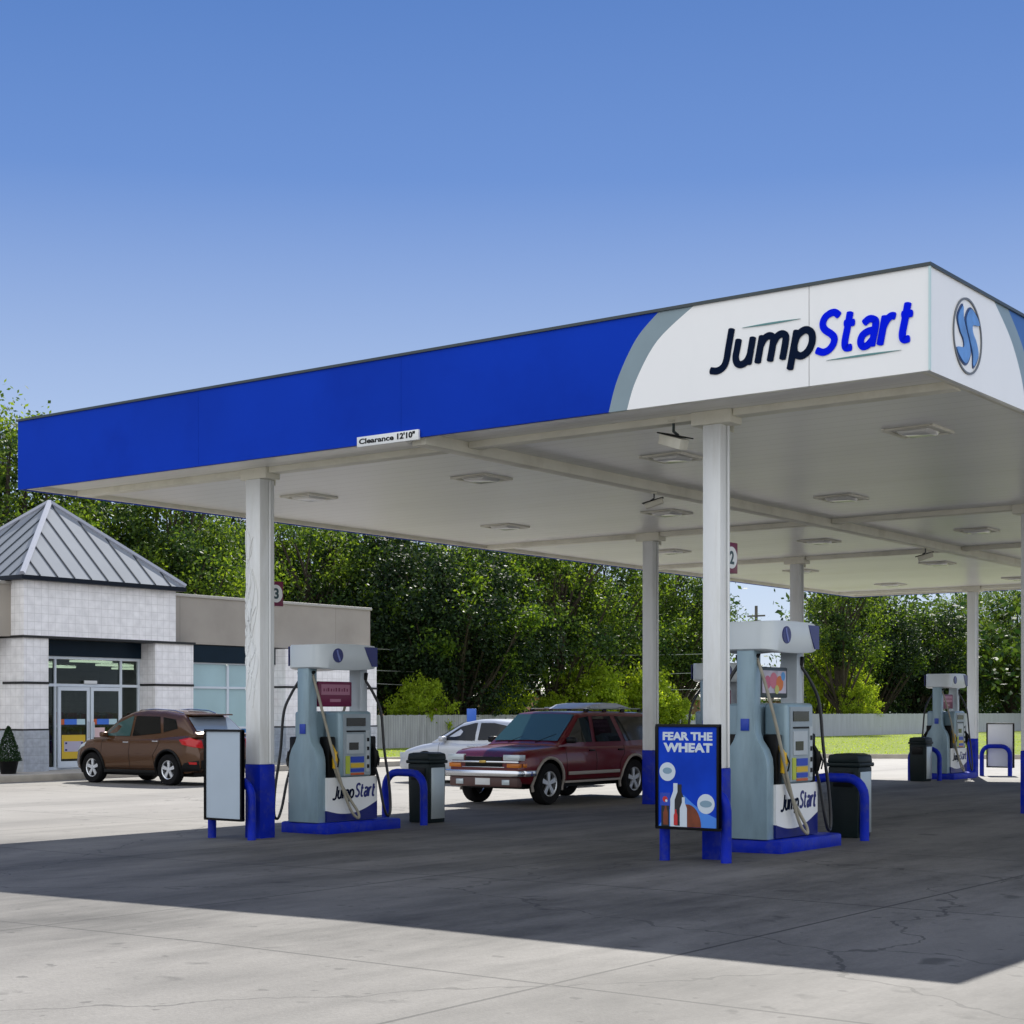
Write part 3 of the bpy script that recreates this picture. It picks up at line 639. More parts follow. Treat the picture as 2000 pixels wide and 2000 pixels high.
# ------------------------------------------------------------------ fuel pump
def make_pump(sign_kind):
    t = thing('fuel_pump', '', 'fuel pump')
    Z = .145
    MB().box(-.26, .26, -.42, .55, Z, .73).build('cabinet', PUMPG, t, bevel=.015)
    for s in (1, -1):
        w0 = [(-.44 * s, .30), (-.2 * s, .255), (.05 * s, .25), (.3 * s, .30), (.56 * s, .40)]
        lo = [tuple(v) for v in spline(w0, 5)]
        sgn = lambda L: L
        MB().prism(lo + [(.56 * s, .735), (-.44 * s, .735)], s * .262, s * .295, 0).build('lower_panel', SIGNW, t)
        MB().prism([(-.44 * s, Z + .01), (.56 * s, Z + .01)] + lo[::-1], s * .262, s * .295, 0).build('skirt', NAVYP, t)
        stroke_text('lettering', 'Jump', (s * .296, -.34 * s, .46), (0, s), NAVY, t, .42, .155, hw=.09, gap=.25, depth=.003)
        stroke_text('lettering', 'Start', (s * .296, .10 * s, .47), (0, s), NAVYP, t, .40, .17, hw=.088, gap=.24, depth=.003)
        b = MB().prism([(-.20 if s > 0 else -.45, .735), (.45 if s > 0 else .20, .735), (.45 if s > 0 else .20, 1.62), (-.20 if s > 0 else -.45, 1.62)], s * .02, s * .30, 0)
        c0 = .125 * s
        hd = b.build('head', PUMPG, t, bevel=.045, seg=3)
        X = s * .30; X2 = s * .308
        def pl(nm, a0, a1, z0, z1, m, d=.010, par=hd):
            return MB().box(min(X, X + s * d), max(X, X + s * d), min(c0 + a0 * s, c0 + a1 * s), max(c0 + a0 * s, c0 + a1 * s), z0, z1).build(nm, m, par)
        pl('face_plate', -.26, .27, .76, 1.58, PUMPD, .012)
        pl('price_display', -.20, .17, 1.42, 1.53, SCREEN, .022)
        pl('slot', -.20, .17, 1.34, 1.36, BLACKP, .022)
        pl('card_reader', -.20, .13, 1.05, 1.31, PUMPL, .024)
        pl('keypad', -.16, .02, 1.10, 1.20, SCREEN, .030)
        pl('grade_buttons', .18, .25, .80, 1.36, PUMPL, .024)
        for k in range(4): pl('button', .195, .235, .85 + k * .12, .90 + k * .12, BLACKP, .030)
        pl('grade_label', -.12, .14, .93, 1.01, BLUEL, .022); pl('grade_label', -.12, .14, .86, .92, YELLOW, .022)
        pl('grade_label', -.12, .14, .80, .85, BLUEL, .022); pl('warning_label', -.22, -.14, .78, 1.02, GREENL, .022)
        pl('warning_label', -.12, .14, .762, .79, ORANGE, .022)
        # boot, nozzle and hose
        for (yy, hm, nm) in ((-.31, HOSE, YEL), (.50, HOSEB, BLACKP)):
            yy = yy * s
            MB().box(min(s * .10, s * .27), max(s * .10, s * .27), yy - .07, yy + .07, .735, 1.28).build('nozzle_boot', BLACKP, t, bevel=.02)
            nz = MB(); nz.tube([(s * .31, yy, .86), (s * .33, yy, .98), (s * .32, yy, 1.08)], [.028, .045, .036], 8)
            nz.tube([(s * .32, yy, 1.06), (s * .26, yy, 1.17)], [.03, .018], 8)
            n_ = nz.build('nozzle', nm, t, smooth=50)
            MB().tube([(s * .37, yy, .88), (s * .39, yy, .97), (s * .35, yy, 1.06)], .009, 6).build('nozzle_guard', BLACKP, n_, smooth=50)
            if yy * s < 0:
                p = [(s * .10, -.50 * s, 2.10), (s * .19, -.50 * s, 1.85), (s * .30, -.43 * s, 1.35), (s * .36, -.27 * s, .75), (s * .40, -.10 * s, .32), (s * .43, .02 * s, .19), (s * .42, .04 * s, .26), (s * .38, -.06 * s, .42), (s * .34, -.22 * s, .66), (s * .31, yy, .86)]
            else:
                p = [(s * .10, .53 * s, 2.05), (s * .20, .60 * s, 1.85), (s * .26, .68 * s, 1.6), (s * .3, .70 * s, 1.1), (s * .34, .76 * s, .6), (s * .36, .76 * s, .26), (s * .37, .68 * s, .19), (s * .36, .61 * s, .35), (s * .33, .56 * s, .65), (s * .31, yy, .86)]
            MB().tube(spline(p, 6), .019, 8).build('hose', hm, t, smooth=60)
            MB().tube([(s * .05, p[0][1], 2.13), (s * .12, p[0][1], 2.13), p[0]], .03, 8).build('hose_swivel', BLACKP, t, smooth=50)
    # bottle shaped end posts
    bot = [(-.265, Z), (.265, Z), (.265, .92), (.255, 1.02), (.215, 1.12), (.15, 1.21), (.115, 1.30), (.105, 1.45), (.105, 2.22), (-.105, 2.22), (-.105, 1.45), (-.115, 1.30), (-.15, 1.21), (-.215, 1.12), (-.255, 1.02), (-.265, .92)]
    MB().prism(bot, -.585, -.425, 1).build('end_post', PUMPG, t, bevel=.012)
    bot2 = [(x * .8, z) if z < 1.25 else (x, z) for x, z in bot]
    MB().prism([(-.105, .735), (.105, .735), (.105, 2.22), (-.105, 2.22)], .43, .575, 1).build('end_post', PUMPL, t, bevel=.012)
    MB().box(-.05, .05, -.60, -.586, 1.32, 1.45).build('emergency_label', BLUEL, t, bevel=.003)
    # panel between posts
    MB().box(-.04, .04, -.33, .33, 1.68, 2.02).build('ad_frame', TRIMD if sign_kind else MAROON, t, bevel=.015)
    for s in (1, -1):
        sx0, sx1 = sorted((s * .041, s * .046))
        if sign_kind == 0:
            MB().box(sx0, sx1, -.28, .28, 1.84, 1.98).build('ad_panel', PINKISH, t)
            q_ = MB(); xx = -.24
            for wd_ in (.035, .02, .05, .04, .03, .045, .05, .03, .045, .04):
                q_.box(sx0 + s * .005, sx1 + s * .001, xx, xx + wd_ * .7, 1.885, 1.925 + .01 * (wd_ > .04)); xx += wd_ + .012
            q_.build('ad_print', MAROON, t); MB().box(sx0, sx1, -.11, .10, 1.745, 1.785).build('ad_print', PINKISH, t)
        else:
            MB().box(sx0, sx1, -.28, .28, 1.73, 1.98).build('ad_panel', mat('ad_pale', (.45, .42, .50), .4, var=.2, vscale=8), t)
            for q, (a, z, r_, c) in enumerate(((-.16, 1.85, .075, (.5, .12, .2)), (-.02, 1.87, .09, (.55, .16, .22)), (.12, 1.84, .085, (.62, .17, .04)), (.2, 1.92, .05, (.1, .3, .6)), (.05, 1.77, .05, (.5, .5, .15)))):
                MB().prism([(s * a + p, z + r) for p, r in disc(r_, 16)], s * (.047 + q * .001), s * (.0475 + q * .001), 0).build('ad_shape', mat('ad_c%d' % q, c, .5), t)
    # topper: rounded plan, slightly arched underside
    def plan(k, n=48):
        o = []
        for i in range(n):
            a = 2 * math.pi * i / n; c, s_ = math.cos(a), math.sin(a); e = .42
            o.append((math.copysign(abs(c) ** e, c) * .33 * k, math.copysign(abs(s_) ** e, s_) * .61 * k))
        return o
    mb = MB(); n = 48; lev = [(2.20, .965), (2.215, 1.0), (2.50, 1.0), (2.52, .975)]
    vs = []
    for z, k in lev:
        for (a, b_) in plan(k): vs.append((a, b_, z + (.045 * (1 - ((b_ + .1) / .7) ** 2) * -1 + .03 if z < 2.3 else .018 * (1 - (b_ / .63) ** 2)) - .02))
    fs = [tuple(range(n - 1, -1, -1)), tuple(range(3 * n, 4 * n))]
    for j in range(3):
        for i in range(n): fs.append((j * n + i, j * n + (i + 1) % n, (j + 1) * n + (i + 1) % n, (j + 1) * n + i))
    mb.add(vs, fs); tp = mb.build('topper', mat('topper_white', (.62, .68, .71), .3, var=.03), t, smooth=40)
    for s in (1, -1):
        MB().prism([(.26 * s, 2.487), (.52 * s, 2.487), (.52 * s, 2.225), (.42 * s, 2.225), (.33 * s, 2.36)], s * .325, s * .335, 0).build('wave_decal', NAVYP, tp)
        MB().prism([(-.26 * s + a, 2.36 + b_) for a, b_ in disc(.095, 24)], s * .322, s * .337, 0).build('emblem', NAVYP, tp)
        for L in (smooth_poly([(-.035, .07), (-.012, .07), (.0, .03), (.03, -.03), (.04, -.07), (.016, -.07), (-.005, -.03), (-.03, .03)], 4),):
            MB().prism([(-.26 * s + a * s, 2.36 + b_) for a, b_ in L], s * .338, s * .341, 0).build('emblem_mark', mat('emblem_lilac', (.16, .2, .5), .4), tp)
    return t
PY = 16.24
p1 = make_pump(0); p1.location = (LINES[0] - .05, PY, gz(LINES[0])); p1['label'] = 'grey and white fuel pump with maroon ad panel right of the left near column'
p2 = make_pump(1); p2.location = (LINES[1] - .12, PY, gz(LINES[1])); p2['label'] = 'large near fuel pump with framed fruit coloured ad beside the blue poster'
p3 = copy_tree(p1); p3.location = (LINES[0] - .05, 26.8, 0); p3['label'] = 'fuel pump mostly hidden behind the right near column and its pump'
p4 = copy_tree(p1); p4.location = (LINES[0] - .02, 37.65, 0); p4['label'] = 'small far fuel pump at the back of the canopy left of the far column'
for p in (p1, p2, p3, p4): p['group'] = 'fuel pumps under the canopy'
for o in p3.children:
    pass
def fix_labels(o):
    for c in o.children:
        fix_labels(c)
island(LINES[0] - .05, PY + .17, 'blue pump island under the left near pump')
island(LINES[1] - .12, PY + .17, 'blue pump island under the large near pump on the right')
island(LINES[0] - .05, 26.95, 'blue pump island under the hidden middle pump')
island(LINES[0] - .02, 37.8, 'blue pump island under the small far pump')
hoop(LINES[0] - .12, 14.44, 'blue guard hoop carrying the blank poster frame before the left near column')
hoop(LINES[0] - .12, 17.8, 'blue guard hoop between the left near pump and its bin')
hoop(LINES[1] - .02, 14.42, 'blue guard hoop carrying the blue poster before the right near column')
hoop(LINES[1] - .12, 17.9, 'blue guard hoop in front of the bin behind the large near pump')
hoop(LINES[0] - .02, 36.35, 'blue guard hoop beside the bin before the far pump')
hoop(LINES[0] + .35, 39.95, 'blue guard hoop holding the pale panel beside the far column')
poster(LINES[0] - .11, 14.30, .68, .24, 1.39, SIGNG, 'blank pale blue-grey poster panel in a black frame before the left near column')
poster(LINES[0] + .42, 40.08, .70, .20, 1.32, SIGNW, 'blank white panel on the hoop beside the far column')
# blue advertising poster
AD = mat('ad_blue', (.006, .05, .50), .5, spec=.1, var=.25, vscale=1.6)
pb = poster(LINES[1] - .02, 14.28, .74, .33, 1.40, AD, 'blue poster reading FEAR THE WHEAT in a black frame before the right near column')
def pp(nm, poly, m, k=0): return MB().prism(poly, -.0125 - .001 * k - .0008, -.0125 - .001 * k, 1).build(nm, m, pb)
ADL = mat('ad_light_blue', (.05, .22, .72), .4); ADW = mat('ad_white', (.58, .66, .74), .4); ADK = mat('ad_dark', (.008, .010, .014), .3); ADBR = mat('ad_brown', (.17, .035, .008), .4, var=.3, vscale=12); ADR = mat('ad_red', (.5, .02, .02), .4)
text_part('lettering', 'FEAR THE', (-.29, -.0135, 1.235), (1, 0), ADW, pb, .58, .085, bold=.045, depth=.002)
text_part('lettering', 'WHEAT', (-.28, -.0135, 1.115), (1, 0), ADW, pb, .57, .095, bold=.05, depth=.002)
pp('light_wave', [(-.34, .36), (.335, .36), (.335, .46), (.18, .52), (.06, .60), (-.04, .68), (-.10, .70), (-.16, .60)], ADL, 0)
pp('white_circle', [(-.235 + a, .915 + b_) for a, b_ in disc(.095, 28)], ADW, 1)
pp('white_circle', [(.215 + a, .60 + b_) for a, b_ in disc(.100, 28)], ADW, 1)
pp('circle_text', [(-.235 + a, .925 + b_ * .6) for a, b_ in disc(.055, 20)], mat('ad_grey_blue', (.20, .32, .42), .4), 2)
pp('circle_text', [(.215 + a, .60 + b_ * .5) for a, b_ in disc(.07, 20)], MATS['ad_grey_blue'], 2)
pp('ball', [(.0 + .16 * math.cos(R(d)), .36 + .23 * math.sin(R(d))) for d in range(0, 181, 12)], ADBR, 1)
def bottle(cx, z0, h, m, k=2):
    w_ = h * .14
    pp('bottle', [(cx - w_, z0), (cx + w_, z0), (cx + w_, z0 + h * .62), (cx + w_ * .4, z0 + h * .82), (cx + w_ * .4, z0 + h), (cx - w_ * .4, z0 + h), (cx - w_ * .4, z0 + h * .82), (cx - w_, z0 + h * .62)], m, k)
bottle(-.26, .36, .34, ADK); bottle(-.14, .36, .44, ADW); bottle(-.09, .37, .42, ADK, 3); bottle(-.045, .36, .30, ADW, 4)
bottle(-.255, .375, .2, ADBR, 3); bottle(-.135, .375, .16, ADR, 5)
pp('carton', [(-.32, .57), (-.20, .57), (-.20, .70), (-.32, .70)], BLUEL, 4); pp('carton_mark', [(-.26 + a, .635 + b_) for a, b_ in disc(.03, 16)], ADR, 5); pp('carton_mark', [(-.245 + a, .62 + b_) for a, b_ in disc(.014, 12)], ADW, 6)
bin_(LINES[0] - .16, 18.35, 'dark green litter bin with pale side right of the left near pump')
bin_(LINES[1] - .18, 18.4, 'dark green litter bin behind the large near pump')
bin_(LINES[0] + .05, 35.95, 'dark green litter bin before the small far pump')

# ------------------------------------------------------------------ store
ST = thing('convenience_store', 'pale block convenience store with pyramid metal roof over its glass door', 'building', (-33.05, 27, 0))
def sp(name, mb, m, smooth=None, bevel=0, parent=None):
    mb.v = [(x + 33.05, y - 27, z) for x, y, z in mb.v]
    return mb.build(name, m, parent or ST, smooth, bevel)
sp('pier', MB().box(-34.6, -33.05, 24.5, 25.22, 1.19, 3.40), BLOCK)
sp('pier_base', MB().box(-34.6, -33.03, 24.48, 25.22, 0, 1.15), BLOCKB)
sp('pier', MB().box(-33.9, -33.05, 28.6, 29.92, 1.19, 3.40), BLOCK)
sp('pier_base', MB().box(-33.9, -33.03, 28.6, 29.92, 0, 1.15), BLOCKB)
sp('wall', MB().box(-33.9, -33.05, 33.4, 37.3, 1.19, 3.40), BLOCK)
sp('wall_base', MB().box(-33.9, -33.03, 33.4, 37.3, 0, 1.15), BLOCKB)
for (a, b_) in ((24.47, 25.23), (28.59, 29.93), (33.39, 37.32)):
    sp('dark_band', MB().box(-33.85, -33.035, a, b_, 1.15, 1.19), STRIPE); sp('dark_band', MB().box(-33.85, -33.030, a, b_, 2.28, 2.34), STRIPE)
sp('tower', MB().box(-37.3, -33.0, 24.46, 29.26, 3.46, 4.80), BLOCK)
sp('tower_ledge', MB().box(-37.3, -32.99, 24.44, 29.95, 3.40, 3.46), STRIPE)
sp('parapet', MB().box(-46, -33.4, 29.262, 37.4, 3.44, 4.70), TAN)
sp('parapet', MB().box(-46, -33.5, 8, 24.458, 3.44, 4.70), TAN)
sp('parapet_cap', MB().box(-46.05, -33.36, 29.27, 37.45, 4.70, 4.78), mat('cap_metal', (.42, .40, .36), .5, .2), bevel=.01)
sp('parapet_cap', MB().box(-46.05, -33.46, 8, 24.44, 4.70, 4.78), MATS['cap_metal'], bevel=.01)
sp('rear_wall', MB().box(-46, -45.7, 8, 37.3, 0, 3.44), BLOCK); sp('end_wall', MB().box(-45.7, -33.9, 37.0, 37.3, 0, 3.44), BLOCK)
sp('front_wall', MB().box(-34.4, -34.1, 8, 24.48, 0, 3.44), BLOCK)
sp('roof_slab', MB().box(-45.7, -34.0, 8.1, 37.0, 3.9, 4.0), GRAVEL)
sp('ceiling', MB().box(-45.6, -34.0, 22, 36.9, 3.0, 3.05), WHITE)
sp('interior_floor', MB().box(-45.6, -33.7, 22, 36.9, .10, .152), mat('floor_tile', (.2, .19, .18), .3))
sp('spandrel', MB().box(-33.75, -33.60, 25.22, 28.6, 3.0, 3.40), SPAND)
sp('spandrel', MB().box(-33.65, -33.45, 29.92, 33.4, 2.95, 3.42), SPAND)
# entrance frame
ef = MB(); FX0, FX1 = -33.72, -33.64
ef.box(FX0, FX1, 25.22, 28.6, 2.93, 3.0); ef.box(FX0, FX1, 25.22, 28.6, 2.24, 2.31); ef.box(FX0, FX1, 25.22, 28.6, .15, .22)
for y in (25.24, 25.88, 27.96, 28.55): ef.box(FX0 + .002, FX1 + .002, y - .03, y + .03, .22, 2.93)
sp('entrance_frame', ef, FRAMEW)
for (a, b_) in ((25.27, 25.85), (28.0, 28.51)): sp('side_light', MB().box(-33.69, -33.68, a, b_, .23, 2.92), DOORGLASS)
sp('transom_glass', MB().box(-33.69, -33.68, 25.91, 27.93, 2.32, 2.92), DOORGLASS)
sp('clerestory_light', MB().box(-33.63, -33.60, 26.75, 27.15, 2.32, 2.40), mat('strip_white', (.7, .72, .72), .4))
for k, (a, b_) in enumerate(((25.92, 26.90), (26.94, 27.92))):
    d = MB(); d.box(-33.63, -33.58, a, a + .085, .2, 2.23); d.box(-33.63, -33.58, b_ - .085, b_, .2, 2.23); d.box(-33.63, -33.58, a + .085, b_ - .085, .2, .36); d.box(-33.63, -33.58, a + .085, b_ - .085, 2.14, 2.23)
    dr = sp('door', d, FRAMEW)
    sp('door_glass', MB().box(-33.61, -33.60, a + .086, b_ - .086, .361, 2.139), DOORGLASS, parent=dr)
    hy = b_ - .06 if k == 0 else a + .06
    sp('door_handle', MB().tube([(-33.56, hy, .95), (-33.53, hy, .97), (-33.53, hy, 1.33), (-33.56, hy, 1.35)], .014, 7), ALUM, parent=dr, smooth=40)
    for j, (f0, f1, m_) in enumerate(((0.0, .14, ORANGE), (.14, .62, mat('sticker_blue', (.04, .16, .62), .4)), (.62, .95, mat('sticker_pale', (.45, .62, .66), .4)))):
        L_ = b_ - a - .18
        sp('door_sticker', MB().box(-33.598, -33.596, a + .09 + f0 * L_, a + .09 + f1 * L_ - .004, 1.28, 1.42), m_, parent=dr)
    if k == 0:
        sp('door_poster', MB().box(-33.598, -33.594, a + .12, b_ - .13, .42, 1.02), YELLOW, parent=dr)
        sp('door_poster_plate', MB().box(-33.593, -33.590, a + .19, b_ - .2, .60, .86), mat('poster_grey', (.45, .42, .52), .4), parent=dr)
        for yy in (a + .22, b_ - .27): 
            for zz in (.62, .79): sp('poster_mark', MB().box(-33.589, -33.587, yy, yy + .06, zz, zz + .045), NAVYP, parent=dr)
    else:
        sp('door_notice', MB().box(-33.598, -33.594, a - .02 + .1, a + .45, .95, 1.2), mat('notice', (.7, .5, .5), .4), parent=dr)
# interior shelving seen through the doors
rnd = random.Random(5)
for sx_ in (-36.0, -38.2):
    for z in (.5, .9, 1.3):
        g_ = MB(); y = 25.0
        sp('shelf', MB().box(sx_ - .4, sx_ + .4, 24.9, 36, z - .04, z), mat('shelf_grey', (.3, .3, .3), .5))
        for ci in range(4):
            g_ = MB(); y = 25.0 + ci * .1
            while y < 35.8:
                g_.box(sx_ + .1, sx_ + .38, y, y + .08, z + .002, z + .16 + rnd.random() * .14); y += .38 + rnd.random() * .1
            sp('goods', g_, mat('goods%d' % ci, ((.4, .05, .03), (.5, .35, .05), (.08, .25, .12), (.5, .5, .48))[ci], .5))
cp_ = MAT_LIT = bpy.data.materials.new('ceiling_tube'); cp_.use_nodes = True
cp_.node_tree.nodes['Principled BSDF'].inputs['Emission Color'].default_value = (.9, 1, .75, 1); cp_.node_tree.nodes['Principled BSDF'].inputs['Emission Strength'].default_value = 1.2
for xx in (-35.4, -37.8, -40.5):
    for yy in (25.6, 28.4, 31.2, 34): sp('ceiling_lamp', MB().box(xx - .15, xx + .15, yy - .6, yy + .6, 2.93, 2.98), cp_)
# side window
wf = MB(); WX0, WX1 = -33.62, -33.52
for z in (2.91, 2.24, 1.13, .17): wf.box(WX0, WX1, 29.92, 33.4, z, z + .06)
for y in (29.95, 31.62, 33.36): wf.box(WX0 + .002, WX1 + .002, y - .035, y + .035, .23, 2.90)
wfo = sp('window', wf, FRAMEW)
for (a, b_) in ((29.985, 31.585), (31.655, 33.325)):
    for (z0, z1) in ((.23, 1.13), (1.19, 2.24), (2.30, 2.91)):
        mm_ = WINGLASS
        if z1 < 1.2 and a > 31: mm_ = mat('window_blue_sign', (.03, .22, .55), .3)
        sp('pane', MB().box(-33.58, -33.57, a, b_, z0, z1), mm_, parent=wfo)
sp('wreath', MB().lathe([(.16, 0), (.20, .03), (.24, 0), (.20, -.03), (.16, 0)], (-33.54, 33.0, 1.85), 0, 20), mat('wreath_red', (.3, .03, .02), .6), smooth=50)
# pyramid roof
ex0, ex1, ey0, ey1, ez_ = -37.5, -32.82, 24.28, 29.44, 4.90
ap = Vector((-35.16, 26.86, 7.05))
cor = [Vector((ex0, ey0, ez_)), Vector((ex1, ey0, ez_)), Vector((ex1, ey1, ez_)), Vector((ex0, ey1, ez_))]
sp('pyramid_roof', MB().add([*cor, ap], [(0, 1, 4), (1, 2, 4), (2, 3, 4), (3, 0, 4), (3, 2, 1, 0)]), ROOFM)
sp('eave_trim', MB().box(ex0 - .02, ex1 + .02, ey0 - .02, ey1 + .02, ez_ - .11, ez_ - .002), EAVE)
sm = MB(); hip = MB()
for i in range(4):
    a, b_ = cor[i], cor[(i + 1) % 4]; e = (b_ - a); n = 10
    mid = (a + b_) / 2; upv = (ap - mid); upl = upv.length; upv.normalize(); nr = e.normalized().cross(upv); 
    if nr.z < 0: nr = -nr
    for k in range(1, n):
        f = k / n; p = a + e * f; hmax = upl * (1 - abs(2 * f - 1)); q = p + upv * hmax * .985
        sm.tube([p + nr * .012, q + nr * .012], .020, 5)
    hip.tube([a + Vector((0, 0, .02)), ap + Vector((0, 0, .02))], .075, 6)
sp('roof_seam', sm, ROOFS); sp('hip_cap', hip, mat('hip_metal', (.34, .36, .42), .6, .1, spec=.2))
# rooftop vent pipe
vp = thing('vent_pipe', 'thin grey vent pipe rising above the store parapet', 'pipe', (-36.2, 37.0 - 1.0, 4.0))
MB().tube([(0, 0, 0), (0, 0, 1.5)], .055, 8).build('pipe', GALV, vp, smooth=50); MB().tube([(0, 0, 1.5), (0, 0, 1.58)], .08, 8).build('pipe_cap', GALV, vp, smooth=50)

# ------------------------------------------------------------------ vegetation
def leaf_quad(mb, p, d, s, rnd):
    u = Vector((rnd.gauss(0, 1), rnd.gauss(0, 1), rnd.gauss(0, 1))).normalized()
    d = (d * .7 + u).normalized(); a = d.cross(Vector((rnd.gauss(0, 1), rnd.gauss(0, 1), rnd.gauss(0, 1)))).normalized(); b = d.cross(a)
    l = s * (.7 + rnd.random() * .6); w_ = l * (.45 + .2 * rnd.random())
    o = len(mb.v)
    mb.v += [tuple(p - a * l * .5), tuple(p + b * w_ * .5), tuple(p + a * l * .5), tuple(p - b * w_ * .5)]
    mb.f.append((o, o + 1, o + 2, o + 3)); mb.m.append(0)
def make_tree(seed, h, cr, th, nc, nl, ls, lm, name='tree', sq=1.0, wob=.25, br=0.0, lm2=None):
    """h total height, cr crown radius, th clear trunk height"""
    rnd = random.Random(seed); t = thing(name, '', 'tree')
    tr = MB(); cw = MB(); cc = Vector((0, 0, (h + th) / 2)); rz_ = (h - th) / 2
    top = Vector((rnd.uniform(-.4, .4), rnd.uniform(-.4, .4), th + (h - th) * .6)); r0 = h * .024
    trunk = spline([(0, 0, -.2), (rnd.uniform(-.15, .15), rnd.uniform(-.15, .15), th * .6), (rnd.uniform(-.3, .3), rnd.uniform(-.3, .3), th + (h - th) * .25), top], 4)
    tr.tube(trunk, [r0 * (1.25 - .95 * i / (len(trunk) - 1)) for i in range(len(trunk))], 8)
    lob = [(Vector((rnd.gauss(0, 1), rnd.gauss(0, 1), rnd.gauss(0, .8))).normalized(), rnd.uniform(.72, 1.12)) for _ in range(9)]
    for k in range(nc):
        while True:
            v = Vector((rnd.uniform(-1, 1), rnd.uniform(-1, 1), rnd.uniform(-1, 1)))
            L = v.length
            if L > 1 or L < .35: continue
            vn = v.normalized(); f = 1.0
            best = max(lob, key=lambda q: q[0].dot(vn)); f = best[1] * (1 - wob * (1 - best[0].dot(vn)) * 2)
            break
        p = cc + Vector((v.x * cr * f, v.y * cr * f, v.z * rz_ * f * sq))
        if p.z < th * .6: p.z = th * .6 + rnd.random()
        if k % 3 == 0:
            s_ = trunk[min(len(trunk) - 1, int(len(trunk) * min(.98, max(.35, (p.z - 1.2) / h))))]
            m_ = s_.lerp(p, .5) + Vector((rnd.gauss(0, .2), rnd.gauss(0, .2), -.15))
            tr.tube(spline([tuple(s_), tuple(m_), tuple(p)], 3), [r0 * .42, r0 * .35, r0 * .3, r0 * .25, r0 * .2, r0 * .13, r0 * .06], 5)
        cs_ = cr * rnd.uniform(.11, .22)
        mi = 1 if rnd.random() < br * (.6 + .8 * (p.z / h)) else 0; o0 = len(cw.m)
        for j in range(nl):
            u = Vector((rnd.gauss(0, .5), rnd.gauss(0, .5), rnd.gauss(0, .42))) * cs_
            leaf_quad(cw, p + u, (u.normalized() if u.length > 0 else Vector((0, 0, 1))) * .8 + Vector((0, 0, .5)), ls, rnd)
        for q in range(o0, len(cw.m)): cw.m[q] = mi
    tr.build('trunk', BARK, t, smooth=50)
    me = bpy.data.meshes.new('crown'); me.from_pydata(cw.v, [], cw.f); me.materials.append(lm); me.materials.append(lm2 or lm); me.polygons.foreach_set('material_index', cw.m)
    link(bpy.data.objects.new('crown', me), t)
    return t
def at(px, D): # ground point seen at px at view depth D
    t = (px - 1000) / F; return (D * (t * cC - cS), D * (t * cS + cC))
def place(src, used, px, D, rz, s, label, group, sz=None):
    o = src if not used else copy_tree(src)
    x, y = at(px, D); o.location = (x, y, 0.0 if D < 45 else .1); o.rotation_euler = (0, 0, rz); o.scale = (s, s, sz or s)
    o['label'] = label
    if group: o['group'] = group
    return o
TG = 'trees behind the fence and store'
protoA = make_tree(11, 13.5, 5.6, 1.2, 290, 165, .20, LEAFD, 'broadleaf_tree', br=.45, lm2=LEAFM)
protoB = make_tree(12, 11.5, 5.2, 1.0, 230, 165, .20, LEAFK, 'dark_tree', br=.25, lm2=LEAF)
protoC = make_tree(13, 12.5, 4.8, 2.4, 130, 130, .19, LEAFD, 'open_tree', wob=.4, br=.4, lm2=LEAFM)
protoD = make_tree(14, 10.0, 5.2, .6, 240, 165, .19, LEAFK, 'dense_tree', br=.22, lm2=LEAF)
trees = [
 (protoA, 10, 58, .2, .88, 'tall tree at the left edge topping the canopy end'),
 (protoA, 150, 60, 1.9, .80, 'bright green tree behind the pyramid roof, right of its peak'),
 (protoA, 330, 62, 3.0, .80, 'bright green tree behind the store left of the near column'),
 (protoC, 420, 70, 1.2, .85, 'open tree with sky gaps just left of the near column'),
 (protoB, 480, 76, .3, .98, 'dark tree behind the left near column'),
 (protoC, 610, 74, 2.1, .92, 'open branched tree above the right part of the store'),
 (protoA, 690, 80, 4.0, .88, 'green tree above the store parapet end'),
 (protoB, 790, 76, 5.0, 1.0, 'dark tree right of the store behind the wires'),
 (protoD, 890, 72, 1.0, .95, 'dense dark tree above the blue parking sign'),
 (protoA, 985, 84, .9, .90, 'leafy tree above the white car roof'),
 (protoC, 1090, 78, 3.6, .95, 'open tree with forked trunk above the maroon car'),
 (protoC, 1175, 82, 5.1, .92, 'open tree with sky gaps left of the middle column'),
 (protoD, 1240, 92, 2.4, 1.0, 'dark tree behind the middle column'),
 (protoA, 1305, 88, 1.5, .74, 'green tree between the middle and right near columns'),
 (protoC, 1640, 104, .4, 1.0, 'tree with bare dark trunks right of the open sky gap'),
 (protoB, 1700, 116, 2.2, .95, 'dark tree above the clipped round shrub'),
 (protoD, 1790, 122, 4.2, .98, 'dense dark tree left of the far pump'),
 (protoA, 1880, 130, 3.3, .80, 'tree behind the far column'),
 (protoA, 1975, 134, 5.6, .85, 'tree at the right edge of the view'),
 (protoD, 2070, 142, .8, 1.0, 'dark tree at the far right behind the lawn'),
]
seen = set()
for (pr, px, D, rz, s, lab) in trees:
    place(pr, pr in seen, px, D, rz, s, lab, TG); seen.add(pr)
